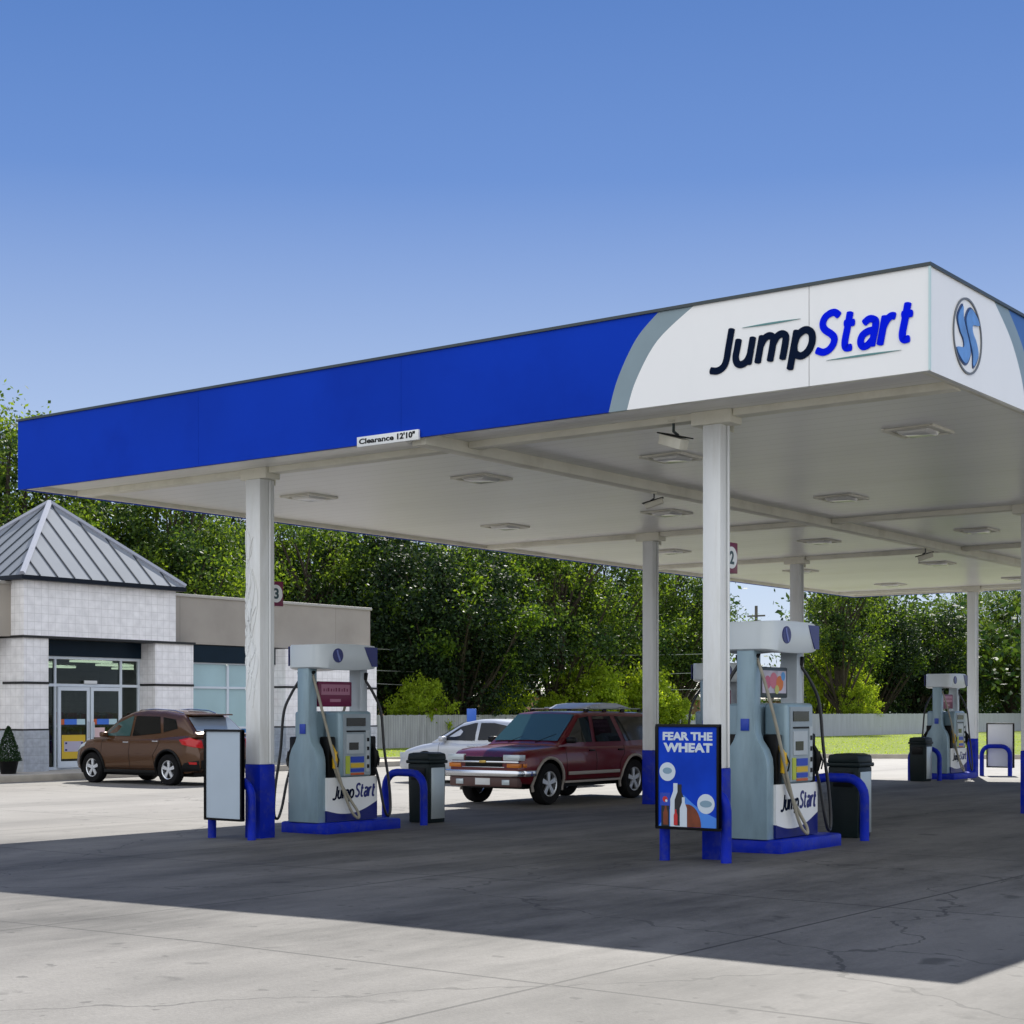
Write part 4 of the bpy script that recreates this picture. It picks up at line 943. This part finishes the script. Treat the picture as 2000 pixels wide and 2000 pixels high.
# bushes behind the fence
bp1 = make_tree(21, 3.2, 1.9, .2, 110, 70, .15, LEAFY, 'bright_bush', wob=.15)
for i, (px, D, s, sz, lab) in enumerate([
    (820, 69, .80, 1.0, 'bright bush above the wooden fence right of the left pump'),
    (975, 73, .75, 1.05, 'bright bush right of the blue parking sign'),
    (1075, 76, .70, .75, 'low bright bush behind the roof of the maroon car'),
    (1165, 77, 1.15, 1.28, 'large bright bush behind the maroon car'),
    (1262, 80, 1.1, 1.22, 'large bright bush beside the middle column'),
    (1320, 80, .50, .75, 'small bright bush right of the middle column'),
    (1603, 106, 1.25, 1.95, 'bright tall bush behind the right near pump')]):
    o = place(bp1, i > 0, px, D, i * 1.3, s, lab, 'bright bushes behind the fence', sz); o['category'] = 'bush'
bp2 = make_tree(22, 3.4, 1.35, .1, 150, 90, .11, LEAFY, 'round_shrub', wob=.03)
place(bp2, False, 1680, 103.5, 0, 1.0, 'clipped round topped shrub above the pale fence', None, 1.12)['category'] = 'shrub'
# potted conifer
pc = thing('potted_conifer', 'small dark cone shaped conifer in a black pot against the store pier', 'plant', (-32.35, 23.55, .15))
MB().lathe([(0, .0), (.20, 0), (.27, .34), (.29, .36), (.26, .36), (.25, .33), (0, .33)], (0, 0, 0), 2, 20).build('pot', BLACKP, pc, smooth=40)
MB().tube([(0, 0, .3), (0, 0, .6)], .03, 6).build('trunk', BARK, pc)
cw = MB(); rnd = random.Random(9)
for k in range(4200):
    z = rnd.random() ** 1.4; a = rnd.random() * 6.28; r = .34 * (1 - z) ** .8 * (.7 + .35 * rnd.random()) + .02
    leaf_quad(cw, Vector((r * math.cos(a), r * math.sin(a), .36 + z * .95)), Vector((math.cos(a), math.sin(a), .4)), .05, rnd)
me = bpy.data.meshes.new('foliage'); me.from_pydata(cw.v, [], cw.f); me.materials.append(LEAFC); link(bpy.data.objects.new('foliage', me), pc)
pc.scale = (.85, .85, .85)
# distant woodland
cw = MB(); rnd = random.Random(31)
for k in range(560):
    px = rnd.uniform(-350, 2300); D = rnd.uniform(118, 160)
    if 1370 < px < 1560: continue
    x, y = at(px, D); hh = rnd.uniform(1.5, 10.5)
    for j in range(90):
        u = Vector((rnd.gauss(0, 1), rnd.gauss(0, 1), rnd.gauss(0, .8))) * 1.4
        leaf_quad(cw, Vector((x, y, max(.3, hh + u.z))) + Vector((u.x, u.y, 0)), Vector((0, 0, 1)), .55, rnd)
me = bpy.data.meshes.new('distant_woodland'); me.from_pydata(cw.v, [], cw.f); me.materials.append(LEAFD)
tag(link(bpy.data.objects.new('distant_woodland', me)), 'dark mass of trees far beyond the fence', 'woods', kind='stuff')
cw = MB(); rnd = random.Random(32)
for k in range(1300):
    yy = rnd.uniform(36, 185); xx = -47.8 - abs(rnd.gauss(0, 1)) * 7
    hh = rnd.uniform(0, 1) ** 1.3 * 4.2
    for j in range(55):
        u = Vector((rnd.gauss(0, 1), rnd.gauss(0, 1), rnd.gauss(0, .7))) * .75
        leaf_quad(cw, Vector((xx + u.x, yy + u.y, max(.1, hh + u.z))), Vector((0, 0, 1)), .26, rnd)
me = bpy.data.meshes.new('thicket'); me.from_pydata(cw.v, [], cw.f); me.materials.append(LEAFD)
tag(link(bpy.data.objects.new('thicket', me)), 'dark tangled undergrowth between the tree trunks behind the fence', 'undergrowth', kind='stuff')
# grass tufts on the lawn
cw = MB(); rnd = random.Random(41)
for k in range(14000):
    px = rnd.uniform(700, 2100); D = rnd.uniform(45, 100) ; x, y = at(px, D)
    # inside lawn: beyond kerb line
    if x > -42.5 and y > 38.5 and not (x > -34.3 and y < 43.5 + (x + 34.3) * .95) and not (x > -34 and y < 50) and not (x > -26 and y < 53.5 + (x + 21) * .5):
        h_ = rnd.uniform(.02, .05); a = rnd.random() * 3.14; dx, dy = math.cos(a) * .03, math.sin(a) * .03
        o = len(cw.v); cw.v += [(x - dx, y - dy, .125), (x + dx, y + dy, .125), (x + rnd.uniform(-.03, .03), y, .13 + h_)]; cw.f.append((o, o + 1, o + 2))
me = bpy.data.meshes.new('grass_tufts'); me.from_pydata(cw.v, [], cw.f); me.materials.append(LEAFY)
tag(link(bpy.data.objects.new('grass_tufts', me)), 'short bright grass on the lawn before the fence', 'grass', kind='stuff')

# ------------------------------------------------------------------ fences
def fence(x, y0, y1, h, m, label, posts):
    t = thing('fence', label, 'fence', (x, (y0 + y1) / 2, .1)); L = (y1 - y0) / 2; rnd = random.Random(int(y0))
    mb = MB(); y = -L
    while y < L:
        mb.box(-.012 - rnd.random() * .008, .012, y, min(L, y + .143), 0, h + rnd.uniform(-.012, .012)); y += .150
    mb.build('boards', m, t)
    for z in (.25, h * .55, h - .2): MB().box(-.06, -.022, -L, L, z, z + .08).build('rail', m, t)
    k = -L
    while k <= L: MB().box(-.13, -.061, k, k + .09, -.1, h - .05).build('post', m, t); k += posts
fence(-43.2, 44, 66.0, 1.36, FENCEM, 'weathered grey board fence left of the white car', 4.4)
fence(-43.2, 66.1, 150, 1.36, FENCEV, 'long pale grey fence behind the lawn on the right', 4.8)

# ------------------------------------------------------------------ houses, pole, wires, sign
def house(px, D, wd, dp, hw, hr, mw, label, rz=R(0)):
    x, y = at(px, D); t = thing('house', label, 'house', (x, y, .1), rz)
    MB().box(-dp / 2, dp / 2, -wd / 2, wd / 2, 0, hw).build('wall', mw, t)
    MB().prism([(-dp / 2 - .4, hw - .12), (dp / 2 + .4, hw - .12), (dp / 2 + .4, hw), (0, hr), (-dp / 2 - .4, hw)], -wd / 2 - .4, wd / 2 + .4, 1).build('roof', SHING, t)
    for y_ in (-wd * .28, wd * .22):
        w1 = MB().box(dp / 2, dp / 2 + .04, y_ - .6, y_ + .6, 1.0, 2.1).build('window', HOUSEW, t)
        MB().box(dp / 2 + .04, dp / 2 + .05, y_ - .5, y_ + .5, 1.08, 2.02).build('pane', SPAND, w1)
house(1345, 104, 11, 8, 2.3, 4.0, BRICKH, 'brick house with pale roof behind the fence right of the middle column')
house(1045, 112, 9, 8, 2.6, 4.6, BRICKH, 'brick house glimpsed through the trees above the maroon car')
house(770, 100, 9, 7, 2.4, 3.9, BRICKH, 'brick house glimpsed behind the bush right of the left pump')
x, y = at(1477, 150); up = thing('utility_pole', 'distant utility pole in the open sky gap above the near pump', 'pole', (x, y, 0))
MB().tube([(0, 0, 0), (0, 0, 11.3)], [.2, .14], 8).build('mast', POLEM, up, smooth=50)
MB().box(-.9, .9, -.07, .07, 10.3, 10.45).build('cross_arm', POLEM, up, bevel=.01)
MB().tube([(.28, 0, 9.4), (.28, 0, 10.0)], .18, 8).build('transformer', GALV, up, smooth=50)
x, y = at(560, 66); up2 = thing('utility_pole', 'wooden pole carrying the wires, behind the store', 'pole', (x, y, 0))
MB().tube([(0, 0, 0), (0, 0, 4.6)], [.14, .11], 8).build('mast', POLEM, up2, smooth=50)
def wire(z0, z1, label):
    a = Vector((*at(560, 66), z0)); b_ = Vector((*at(1520, 90), z1))
    pts = [a.lerp(b_, k / 24) - Vector((0, 0, .35 * (1 - (k / 12 - 1) ** 2))) for k in range(25)]
    mb = MB().tube(pts, .016, 5); o = mb.build('power_line', WIREM, None, smooth=60); tag(o, label, 'cable', 'wires crossing before the trees')
wire(4.35, 4.95, 'topmost thin pale wire crossing before the trees'); wire(3.45, 3.95, 'middle thin pale wire crossing before the trees'); wire(2.95, 3.0, 'lowest thin pale wire crossing before the trees')
x, y = at(921, 52); hs = thing('parking_sign', 'small blue parking sign on a post behind the white car', 'sign', (x, y, 0))
MB().tube([(.03, .06, 0), (.03, .06, 1.62)], .025, 6).build('post', GALV, hs); 
b_ = MB().box(-.15, .15, -.01, .01, 1.28, 1.70).build('plate', HCBLUE, hs, bevel=.003); b_.rotation_euler = (0, 0, YAW)

# ------------------------------------------------------------------ cars
def interp(pts, x):
    if x <= pts[0][0]: return pts[0][1]
    for (a, va), (b, vb) in zip(pts, pts[1:]):
        if x <= b: return va + (vb - va) * (x - a) / (b - a)
    return pts[-1][1]
def make_car(name, label, loc, rz, P):
    t = thing(name, label, 'car', loc, rz)
    hw = P['hw']; xr, xf = P['rear'], P['front']; zb = P['zb']; top = P['top']; wr_ = P['wr']; ax = P['axles']
    def W(x):
        w_ = hw
        df = xf - x; dr = x - xr
        if df < .55: w_ *= 1 - P.get('nf', .16) * (1 - df / .55) ** 2.2
        if dr < .45: w_ *= 1 - P.get('nr', .10) * (1 - dr / .45) ** 2.2
        return w_
    def S(x, z):
        zt = interp(top, x); h = (z - zb) / max(.05, zt - zb)
        return interp([(0, .90), (.12, .965), (.35, .992), (.55, 1.0), (.72, .988), (.86, .965), (.95, .925), (1.0, .86)], h)
    def sy(x, z): return W(x) * S(x, z)
    def zbot(x):
        return zb + P.get('lift', .10) * (max(0, 1 - (xf - x) / .5) ** 2 + max(0, 1 - (x - xr) / .4) ** 2)
    hs = [0, .05, .12, .25, .4, .55, .68, .78, .86, .92, .965, 1.0]
    n = 64; xs = [xr + (xf - xr) * (.5 - .5 * math.cos(math.pi * i / n)) * .5 + (xf - xr) * .5 * i / n for i in range(n + 1)]
    mb = MB(); rings = []
    for x in xs:
        zt = interp(top, x); z0 = zbot(x); ring_ = []
        ring_.append((x, 0, z0))
        for h in hs:
            z = zb + (zt - zb) * h; ring_.append((x, W(x) * S(x, z), max(z, z0)))
        ring_.append((x, W(x) * .60, zt + .012)); ring_.append((x, 0, zt + .022))
        full = ring_ + [(a, -b, c) for a, b, c in ring_[-2:0:-1]]
        rings.append(full)
    m = len(rings[0]); vs = [v for r_ in rings for v in r_]
    fs = [(i * m + k, i * m + (k + 1) % m, (i + 1) * m + (k + 1) % m, (i + 1) * m + k) for i in range(len(rings) - 1) for k in range(m)]
    fs += [tuple(range(m)), tuple((len(rings) - 1) * m + k for k in range(m - 1, -1, -1))]
    mb.add(vs, fs)
    body = mb.build('body', [P['paint'], BLACKP], t)
    for a in ax:
        for s in (1, -1):
            cb = MB(); cb.lathe([(0, -.22), (wr_ + .055, -.22), (wr_ + .055, .22), (0, .22)], (a, s * (hw - .12), wr_ + .01), 1, 36); cb.m = [1] * len(cb.m)
            cme = cb.mesh('c', [P['paint'], BLACKP]); 
            bm = bmesh.new(); bm.from_mesh(cme); bmesh.ops.remove_doubles(bm, verts=bm.verts, dist=1e-4); bmesh.ops.recalc_face_normals(bm, faces=bm.faces); bm.to_mesh(cme); bm.free()
            for p_ in cme.polygons: p_.material_index = 1
            cu = bpy.data.objects.new('cut', cme); link(cu, t)
            md = body.modifiers.new('b', 'BOOLEAN'); md.operation = 'DIFFERENCE'; md.solver = 'EXACT'; md.object = cu
            bpy.context.view_layer.update()
            dg = bpy.context.evaluated_depsgraph_get(); me2 = bpy.data.meshes.new_from_object(body.evaluated_get(dg)); body.modifiers.clear(); body.data = me2
            bpy.data.objects.remove(cu)
    for p_ in body.data.polygons: p_.use_smooth = True
    body.data.set_sharp_from_angle(angle=R(32))
    # cabin
    roof = P['roof']; belt = P['belt']; tw = P['tumble']; x0, x1 = roof[0][0], roof[-1][0]
    def cw_(x, z):
        bz = interp(belt, x); base = W(x) * .93 if P.get('cabw') is None else P['cabw']
        tap = P.get('taper', .04) * max(0, (P.get('tx', 0) - x) / 2) + P.get('ftaper', .03) * max(0, x - P.get('ftx', .3))
        return base - tw * max(0, z - bz) - tap
    def rz_at(x): return interp(roof, x)
    n = 56; xs = [x0 + (x1 - x0) * i / n for i in range(n + 1)]
    rings = []
    for x in xs:
        zt = max(rz_at(x), interp(belt, x) + .005); z0 = interp(belt, x) - .06; hh = zt - z0; r_ = min(.07, hh * .3)
        wt = cw_(x, zt)
        pr = [(x, 0, z0), (x, cw_(x, z0), z0), (x, cw_(x, z0 + (hh - r_) * .5), z0 + (hh - r_) * .5), (x, cw_(x, zt - r_), zt - r_), (x, wt - .02, zt - r_ * .35), (x, wt - .06, zt - r_ * .05), (x, wt * .6, zt + .012), (x, 0, zt + .018)]
        rings.append(pr + [(a, -b, c) for a, b, c in pr[-2:0:-1]])
    m = len(rings[0]); mb = MB(); vs = [v for r_ in rings for v in r_]
    fs = [(i * m + k, i * m + (k + 1) % m, (i + 1) * m + (k + 1) % m, (i + 1) * m + k) for i in range(len(rings) - 1) for k in range(m)]
    fs += [tuple(range(m)), tuple((len(rings) - 1) * m + k for k in range(m - 1, -1, -1))]
    mb.add(vs, fs); mb.build('cabin', P.get('roofpaint', P['paint']), t, smooth=40)
    # side windows
    for nm, poly, gm in P['sidewin']:
        for s in (1, -1):
            pts = []
            m_ = len(poly)
            for i in range(m_):
                a, b_ = Vector(poly[i]), Vector(poly[(i + 1) % m_])
                for k in range(4): pts.append(a.lerp(b_, k / 4))
            vs = [(p.x, s * (cw_(p.x, p.y) + .004), p.y) for p in pts]
            c_ = sum((Vector(v) for v in vs), Vector()) / len(vs); c_.y = s * (cw_(c_.x, c_.z) + .004)
            MB().add(vs + [c_], [(i, (i + 1) % len(vs), len(vs)) for i in range(len(vs))]).build(nm, gm, t)
    # windscreen and rear glass as patches over the sloping cabin surface
    for nm, xa, xb, gm, inset in P['endglass']:
        vs = []; N = 10
        for i in range(N + 1):
            x = xa + (xb - xa) * i / N; z = rz_at(x); dz = (rz_at(x + .01) - rz_at(x - .01)) / .02; nv = Vector((-dz, 0, 1)).normalized() * .012
            wt = cw_(x, z) - inset
            for k in range(-4, 5):
                y = wt * k / 4; zz = z + .006 + .012 * (1 - abs(k) / 4)
                vs.append((x + nv.x, y, zz + nv.z))
        fs = [(i * 9 + k, i * 9 + k + 1, (i + 1) * 9 + k + 1, (i + 1) * 9 + k) for i in range(N) for k in range(8)]
        MB().add(vs, fs).build(nm, gm, t, smooth=60)
    # door seams and handles
    for line_ in P['seams']:
        for s in (1, -1):
            pts = [Vector((x, z)) for x, z in line_]; pp_ = []
            for a, b_ in zip(pts, pts[1:]):
                for k in range(6): pp_.append(a.lerp(b_, k / 6))
            pp_.append(pts[-1])
            MB().tube([(p.x, s * (sy(p.x, p.y) + .0005), p.y) for p in pp_], .005, 5).build('door_seam', BLACKP, t)
    for (x, z) in P['handles']:
        for s in (1, -1):
            y = s * (sy(x, z) + .006); MB().box(x - .09, x + .09, y - .014, y + .014, z - .016, z + .016).build('door_handle', P.get('hm', P['paint']), t, bevel=.008)
    # wheels
    for a in ax:
        for s in (1, -1):
            wy = s * (hw - .115); wt = .11
            tyre = MB().lathe([(wr_ * .60, -wt * .9), (wr_ * .68, -wt), (wr_ * .92, -wt), (wr_ * .985, -wt * .8), (wr_, -wt * .4), (wr_, wt * .4), (wr_ * .985, wt * .8), (wr_ * .92, wt), (wr_ * .68, wt), (wr_ * .60, wt * .9)], (a, wy, wr_), 1, 36)
            wl = tyre.build('wheel', RUBBER, t, smooth=40)
            rm = MB(); o_ = s * wt * .75
            rm.lathe([(wr_ * .55, 0), (wr_ * .66, s * .02), (wr_ * .68, 0), (wr_ * .60, -s * .10)], (a, wy + o_, wr_), 1, 32)
            rm.lathe([(0, s * .005), (wr_ * .13, s * .005), (wr_ * .16, -s * .02)], (a, wy + o_, wr_), 1, 16)
            ns = P.get('spokes', 5)
            for k in range(ns):
                th = 2 * math.pi * k / ns + .3; c, sn = math.cos(th), math.sin(th); r0_, r1_ = wr_ * .10, wr_ * .60; w0_, w1_ = wr_ * .085, wr_ * .12
                q = []
                for (r__, w__) in ((r0_, w0_), (r1_, w1_)):
                    for e in (-1, 1):
                        q.append((c * r__ - sn * w__ * e, sn * r__ + c * w__ * e))
                poly = [q[0], q[1], q[3], q[2]]
                rm.prism([(a + p[0], wr_ + p[1]) for p in poly], wy + o_ - s * .03, wy + o_ - s * .002, 1)
            rm.build('rim', ALUM if not P.get('rimm') else P['rimm'], wl, smooth=40)
            MB().lathe([(0, 0), (wr_ * .6, 0)], (a, wy + o_ - s * .07, wr_), 1, 24).build('brake_disc', mat('brake_dark', (.05, .05, .05), .6, .3), wl)
            if P.get('flare'):
                fl = MB(); R_ = wr_ + .075; pts = []
                for k in range(17):
                    th = R(-18 + 216 * k / 16); x = a + R_ * math.cos(th); z = wr_ + .01 + R_ * math.sin(th)
                    pts.append((x, s * (sy(x, max(z, zb + .02)) + .004), z))
                fl.tube(pts, .028, 6).build('wheel_flare', P['flare'], t, smooth=50)
    # mirrors
    mx, mz = P['mirror']
    for s in (1, -1):
        y = s * (cw_(mx, mz) + .10); MB().box(mx - .07, mx + .07, y - .085, y + .085, mz - .055, mz + .055).build('mirror', P.get('mm', P['paint']), t, bevel=.035, seg=3)
    MB().box(xr + .3, xf - .3, -hw * .72, hw * .72, zb - .08, zb + .03).build('underbody', BLACKP, t)
    def fb(nm, x0_, x1_, y0_, y1_, z0_, z1_, m_, both=True, bev=.006):
        for s in ((1, -1) if both else (1,)):
            a_, b__ = sorted((s * y0_, s * y1_)); MB().box(x0_, x1_, a_, b__, z0_, z1_).build(nm, m_, t, bevel=bev)
    return t, fb, sy, cw_, W

def side_patch(t, name, pts, sy, off, m):
    out = []
    for a, b_ in zip(pts, pts[1:] + pts[:1]):
        for k in range(5): out.append((a[0] + (b_[0] - a[0]) * k / 5, a[1] + (b_[1] - a[1]) * k / 5))
    cx = sum(p[0] for p in out) / len(out); cz = sum(p[1] for p in out) / len(out); n = len(out)
    for s in (1, -1):
        vs = []
        for f, o_ in ((1.03, -.02), (1, off * .7), (.9, off), (.6, off), (.3, off)):
            for p in out:
                x, z = cx + (p[0] - cx) * f, cz + (p[1] - cz) * f; vs.append((x, s * (sy(x, z) + o_), z))
        vs.append((cx, s * (sy(cx, cz) + off), cz))
        fs = [(r * n + i, r * n + (i + 1) % n, (r + 1) * n + (i + 1) % n, (r + 1) * n + i) for r in range(4) for i in range(n)] + [(4 * n + i, 4 * n + (i + 1) % n, 5 * n) for i in range(n)]
        MB().add(vs, fs).build(name, m, t, smooth=40)
# maroon SUV: front at +x
BT = mat('beige_trim', (.30, .27, .24), .45)
P = dict(hw=.86, rear=-2.36, front=2.14, zb=.36, paint=REDP, wr=.365, axles=(1.36, -1.36), nf=.15, nr=.07, lift=.04,
    top=[(-2.36, .96), (-2.2, 1.02), (.80, 1.03), (1.2, 1.0), (1.8, .96), (2.0, .92), (2.14, .82)],
    roof=[(-2.33, 1.02), (-2.30, 1.10), (-2.12, 1.54), (-2.02, 1.59), (-1.0, 1.61), (.0, 1.61), (.25, 1.585), (.96, 1.06), (1.02, 1.02)], belt=[(-3, 1.02), (3, 1.03)],
    tumble=.20, cabw=.80, taper=.0, ftaper=.03, spokes=5, flare=BT,
    sidewin=[('window', [(.80, 1.07), (.30, 1.50), (-.02, 1.53), (-.02, 1.07)], CARGLASS), ('window', [(-.13, 1.07), (-.13, 1.53), (-.72, 1.53), (-.98, 1.07)], CARGLASS), ('window', [(-1.12, 1.07), (-.86, 1.53), (-1.98, 1.51), (-2.14, 1.10)], CARGLASS)],
    endglass=[('windscreen', .93, .30, CARGLASSL, .07), ('rear_window', -2.27, -2.15, CARGLASS, .08)],
    seams=[[(.86, 1.0), (.86, .62), (.80, .42)], [(-.08, 1.0), (-.08, .42)], [(-1.05, 1.0), (-1.02, .86), (-.86, .70), (-.84, .44)], [(.8, .42), (-.84, .42)]],
    handles=[(.05, .92), (-.90, .92)], hm=BLACKP, mm=BLACKP, mirror=(.74, 1.11))
suv, fb, sy, cwf, Wf = make_car('maroon_suv', 'older maroon four door sport utility car parked under the canopy edge, front to the left', (-17.23, 24.36, 0), R(-90), P)
fb('bumper', 2.06, 2.22, -.80, .80, .50, .61, CHROME, False, .02)
fb('bumper_corner', 1.76, 2.08, .77, .865, .50, .61, CHROME, True, .02)
fb('valance', 2.02, 2.17, -.74, .74, .32, .495, mat('valance', (.10, .05, .045), .5), False, .03)
fb('grille', 2.125, 2.155, -.40, .40, .66, .84, BLACKP, False, .01)
fb('grille_bar', 2.15, 2.172, -.76, .76, .735, .765, CHROME, False, .005)
fb('grille_bar', 2.15, 2.165, -.46, .46, .655, .665, CHROME, False, .003)
fb('emblem', 2.17, 2.182, -.07, .07, .73, .775, mat('gold_badge', (.5, .35, .1), .3, .8), False, .003)
fb('headlight', 1.98, 2.158, .43, .775, .775, .875, GLASSC)
fb('turn_signal', 2.06, 2.150, .50, .76, .655, .725, ORL)
fb('marker_lamp', 1.96, 2.06, .775, .80, .66, .725, ORL)
fb('fog_lamp', 2.165, 2.185, .42, .58, .36, .45, GLASSC)
fb('licence_plate', 2.17, 2.18, -.16, .16, .355, .47, SIGNW, False, .002)
fb('tail_light', -2.372, -2.30, .66, .80, .66, .95, REDL)
fb('rear_bumper', -2.46, -2.30, -.80, .80, .46, .60, CHROME, False, .02)
fb('side_moulding', -.82, .82, .856, .874, .50, .56, BT)
fb('rocker_trim', -.86, .90, .80, .850, .36, .40, BT)
for s in (1, -1):
    MB().tube([(-.1, s * .60, 1.665), (-1.9, s * .60, 1.665)], .016, 6).build('roof_rail', GALV, suv, smooth=40)
    for x in (-.1, -.7, -1.3, -1.9): MB().box(x - .05, x + .05, s * .60 - .018, s * .60 + .018, 1.60, 1.66).build('rail_foot', BLACKP, suv)
for x in (-.5, -1.5): MB().tube([(x, -.60, 1.685), (x, .60, 1.685)], .014, 6).build('rack_bar', GALV, suv, smooth=40)
MB().prism([(-.35, 1.665), (-.6, 1.745), (-.95, 1.775), (-1.4, 1.765), (-1.7, 1.71), (-1.78, 1.66), (-1.7, 1.655), (-.5, 1.655)], -.42, .42, 1).build('roof_tray', mat('tray_grey', (.45, .47, .5), .35, .3), suv, bevel=.01)
for (xw, zw) in ((.9, 1.075),):
    for y in (-.35, .25): MB().tube([(.985, y, 1.07), (.78, y + .32, 1.215)], .007, 5).build('wiper', BLACKP, suv)

# bronze crossover: heads towards the store
P = dict(flare=BLACKP, hw=.885, rear=-2.15, front=2.04, zb=.27, paint=BRNP, wr=.345, axles=(1.275, -1.28), nf=.24, nr=.16, lift=.12,
    top=[(-2.15, .80), (-2.10, 1.00), (-1.9, 1.10), (-.6, 1.06), (.85, 1.02), (1.2, 1.02), (1.65, .94), (1.9, .82), (2.04, .64)],
    roof=[(-2.06, 1.10), (-2.00, 1.15), (-1.62, 1.47), (-1.50, 1.54), (-.9, 1.62), (-.3, 1.645), (.1, 1.61), (.45, 1.50), (1.12, 1.07), (1.2, 1.02)], belt=[(-3, 1.13), (-1.9, 1.11), (-.6, 1.05), (.9, 1.01), (3, 1.0)],
    tumble=.30, cabw=.83, taper=.09, tx=-.8, ftaper=.10, ftx=.5, spokes=5, rimm=mat('bright_rim', (.75, .78, .82), .25, .6),
    sidewin=[('window', [(.95, 1.07), (.50, 1.36), (.10, 1.50), (.02, 1.51), (.02, 1.07)], CARGLASSL), ('window', [(-.06, 1.07), (-.06, 1.515), (-.85, 1.50), (-.98, 1.14)], CARGLASS), ('window', [(-1.06, 1.16), (-.95, 1.49), (-1.36, 1.44), (-1.48, 1.24)], CARGLASS)],
    endglass=[('windscreen', 1.08, .30, CARGLASSL, .07), ('rear_window', -1.97, -1.62, mat('pale_rear_glass', (.20, .24, .28), .05, spec=.9), .10)],
    seams=[[(.95, .98), (.93, .55), (.82, .36)], [(.0, 1.0), (-.02, .36)], [(-1.0, 1.08), (-.95, .86), (-.80, .66), (-.84, .36)], [(.82, .36), (-.84, .36)]],
    handles=[(.12, .93), (-.85, .96)], hm=CHROME, mirror=(.86, 1.10))
enc, fb, sy, cwf, Wf = make_car('bronze_crossover', 'compact bronze brown crossover car parked nose in at the store door', (-28.53, 24.80, 0), R(180), P)
side_patch(enc, 'tail_light', [(-2.14, .82), (-1.74, .90), (-1.62, 1.00), (-1.90, 1.05), (-2.10, .99)], sy, .014, REDL)
side_patch(enc, 'bumper_cladding', [(-2.14, .34), (-1.68, .30), (-1.66, .38), (-1.80, .50), (-2.14, .56)], sy, .008, BLACKP)
side_patch(enc, 'rear_reflector', [(-2.10, .47), (-1.94, .47), (-1.92, .52), (-2.10, .52)], sy, .014, REDL)
side_patch(enc, 'headlight', [(1.98, .76), (1.92, .80), (1.52, .92), (1.55, .83), (1.95, .68)], sy, .012, GLASSC)
for s in (1, -1):
    MB().tube([(.12, s * .50, 1.60), (.0, s * .505, 1.645), (-.5, s * .51, 1.665), (-1.1, s * .49, 1.635), (-1.35, s * .47, 1.575)], .013, 6).build('roof_rail', CHROME, enc, smooth=40)
fb('rocker_trim', -.86, .86, .80, .870, .25, .33, BLACKP)
fb('spoiler', -1.82, -1.46, -.55, .55, 1.525, 1.56, BRNP, False, .015)
fb('rear_badge_bar', -2.165, -2.13, -.35, .35, .93, .96, CHROME, False, .004)
fb('licence_plate', -2.17, -2.14, -.16, .16, .74, .86, SIGNW, False, .002)
fb('rear_bumper', -2.175, -2.1, -.7, .7, .36, .56, BLACKP, False, .02)

# white sedan
P = dict(hw=.90, rear=-2.45, front=2.35, zb=.24, paint=WHTP, wr=.33, axles=(1.42, -1.40), nf=.24, nr=.16, lift=.1,
    top=[(-2.45, .78), (-2.38, .95), (-1.9, 1.00), (-1.0, .96), (1.1, .93), (1.6, .86), (2.1, .74), (2.3, .62), (2.35, .52)],
    roof=[(-1.95, .99), (-1.3, 1.28), (-.9, 1.385), (-.3, 1.43), (.1, 1.43), (.5, 1.36), (1.25, .97), (1.32, .92)], belt=[(-3, .98), (-1.0, .97), (1.0, .93), (3, .9)],
    tumble=.36, cabw=.84, taper=.06, tx=-.6, ftaper=.08, ftx=.5, spokes=7,
    sidewin=[('window', [(1.06, .97), (.52, 1.27), (.12, 1.36), (.05, 1.36), (.05, .97)], CARGLASS), ('window', [(-.04, .98), (-.04, 1.36), (-.42, 1.36), (-.88, 1.28), (-1.12, 1.06), (-.95, 1.0)], CARGLASS)],
    endglass=[('windscreen', 1.18, .52, CARGLASSL, .07), ('rear_window', -1.85, -1.05, CARGLASS, .08)],
    seams=[[(1.05, .9), (1.03, .5), (.9, .32)], [(.0, .92), (-.02, .32)], [(-1.05, .94), (-.9, .6), (-.95, .32)], [(.9, .32), (-.95, .32)]],
    handles=[(.12, .84), (-.88, .86)], mirror=(.92, 1.0))
sed, fb, sy, cwf, Wf = make_car('white_sedan', 'silvery white sedan parked behind the maroon car near the fence', (-22.25, 29.25, 0), R(180), P)
fb('bumper_grille', 2.335, 2.36, -.5, .5, .30, .42, BLACKP, False, .01)
fb('headlight', 2.10, 2.30, .55, .74, .56, .68, GLASSC); fb('tail_light', -2.46, -2.35, .5, .76, .74, .88, REDL)
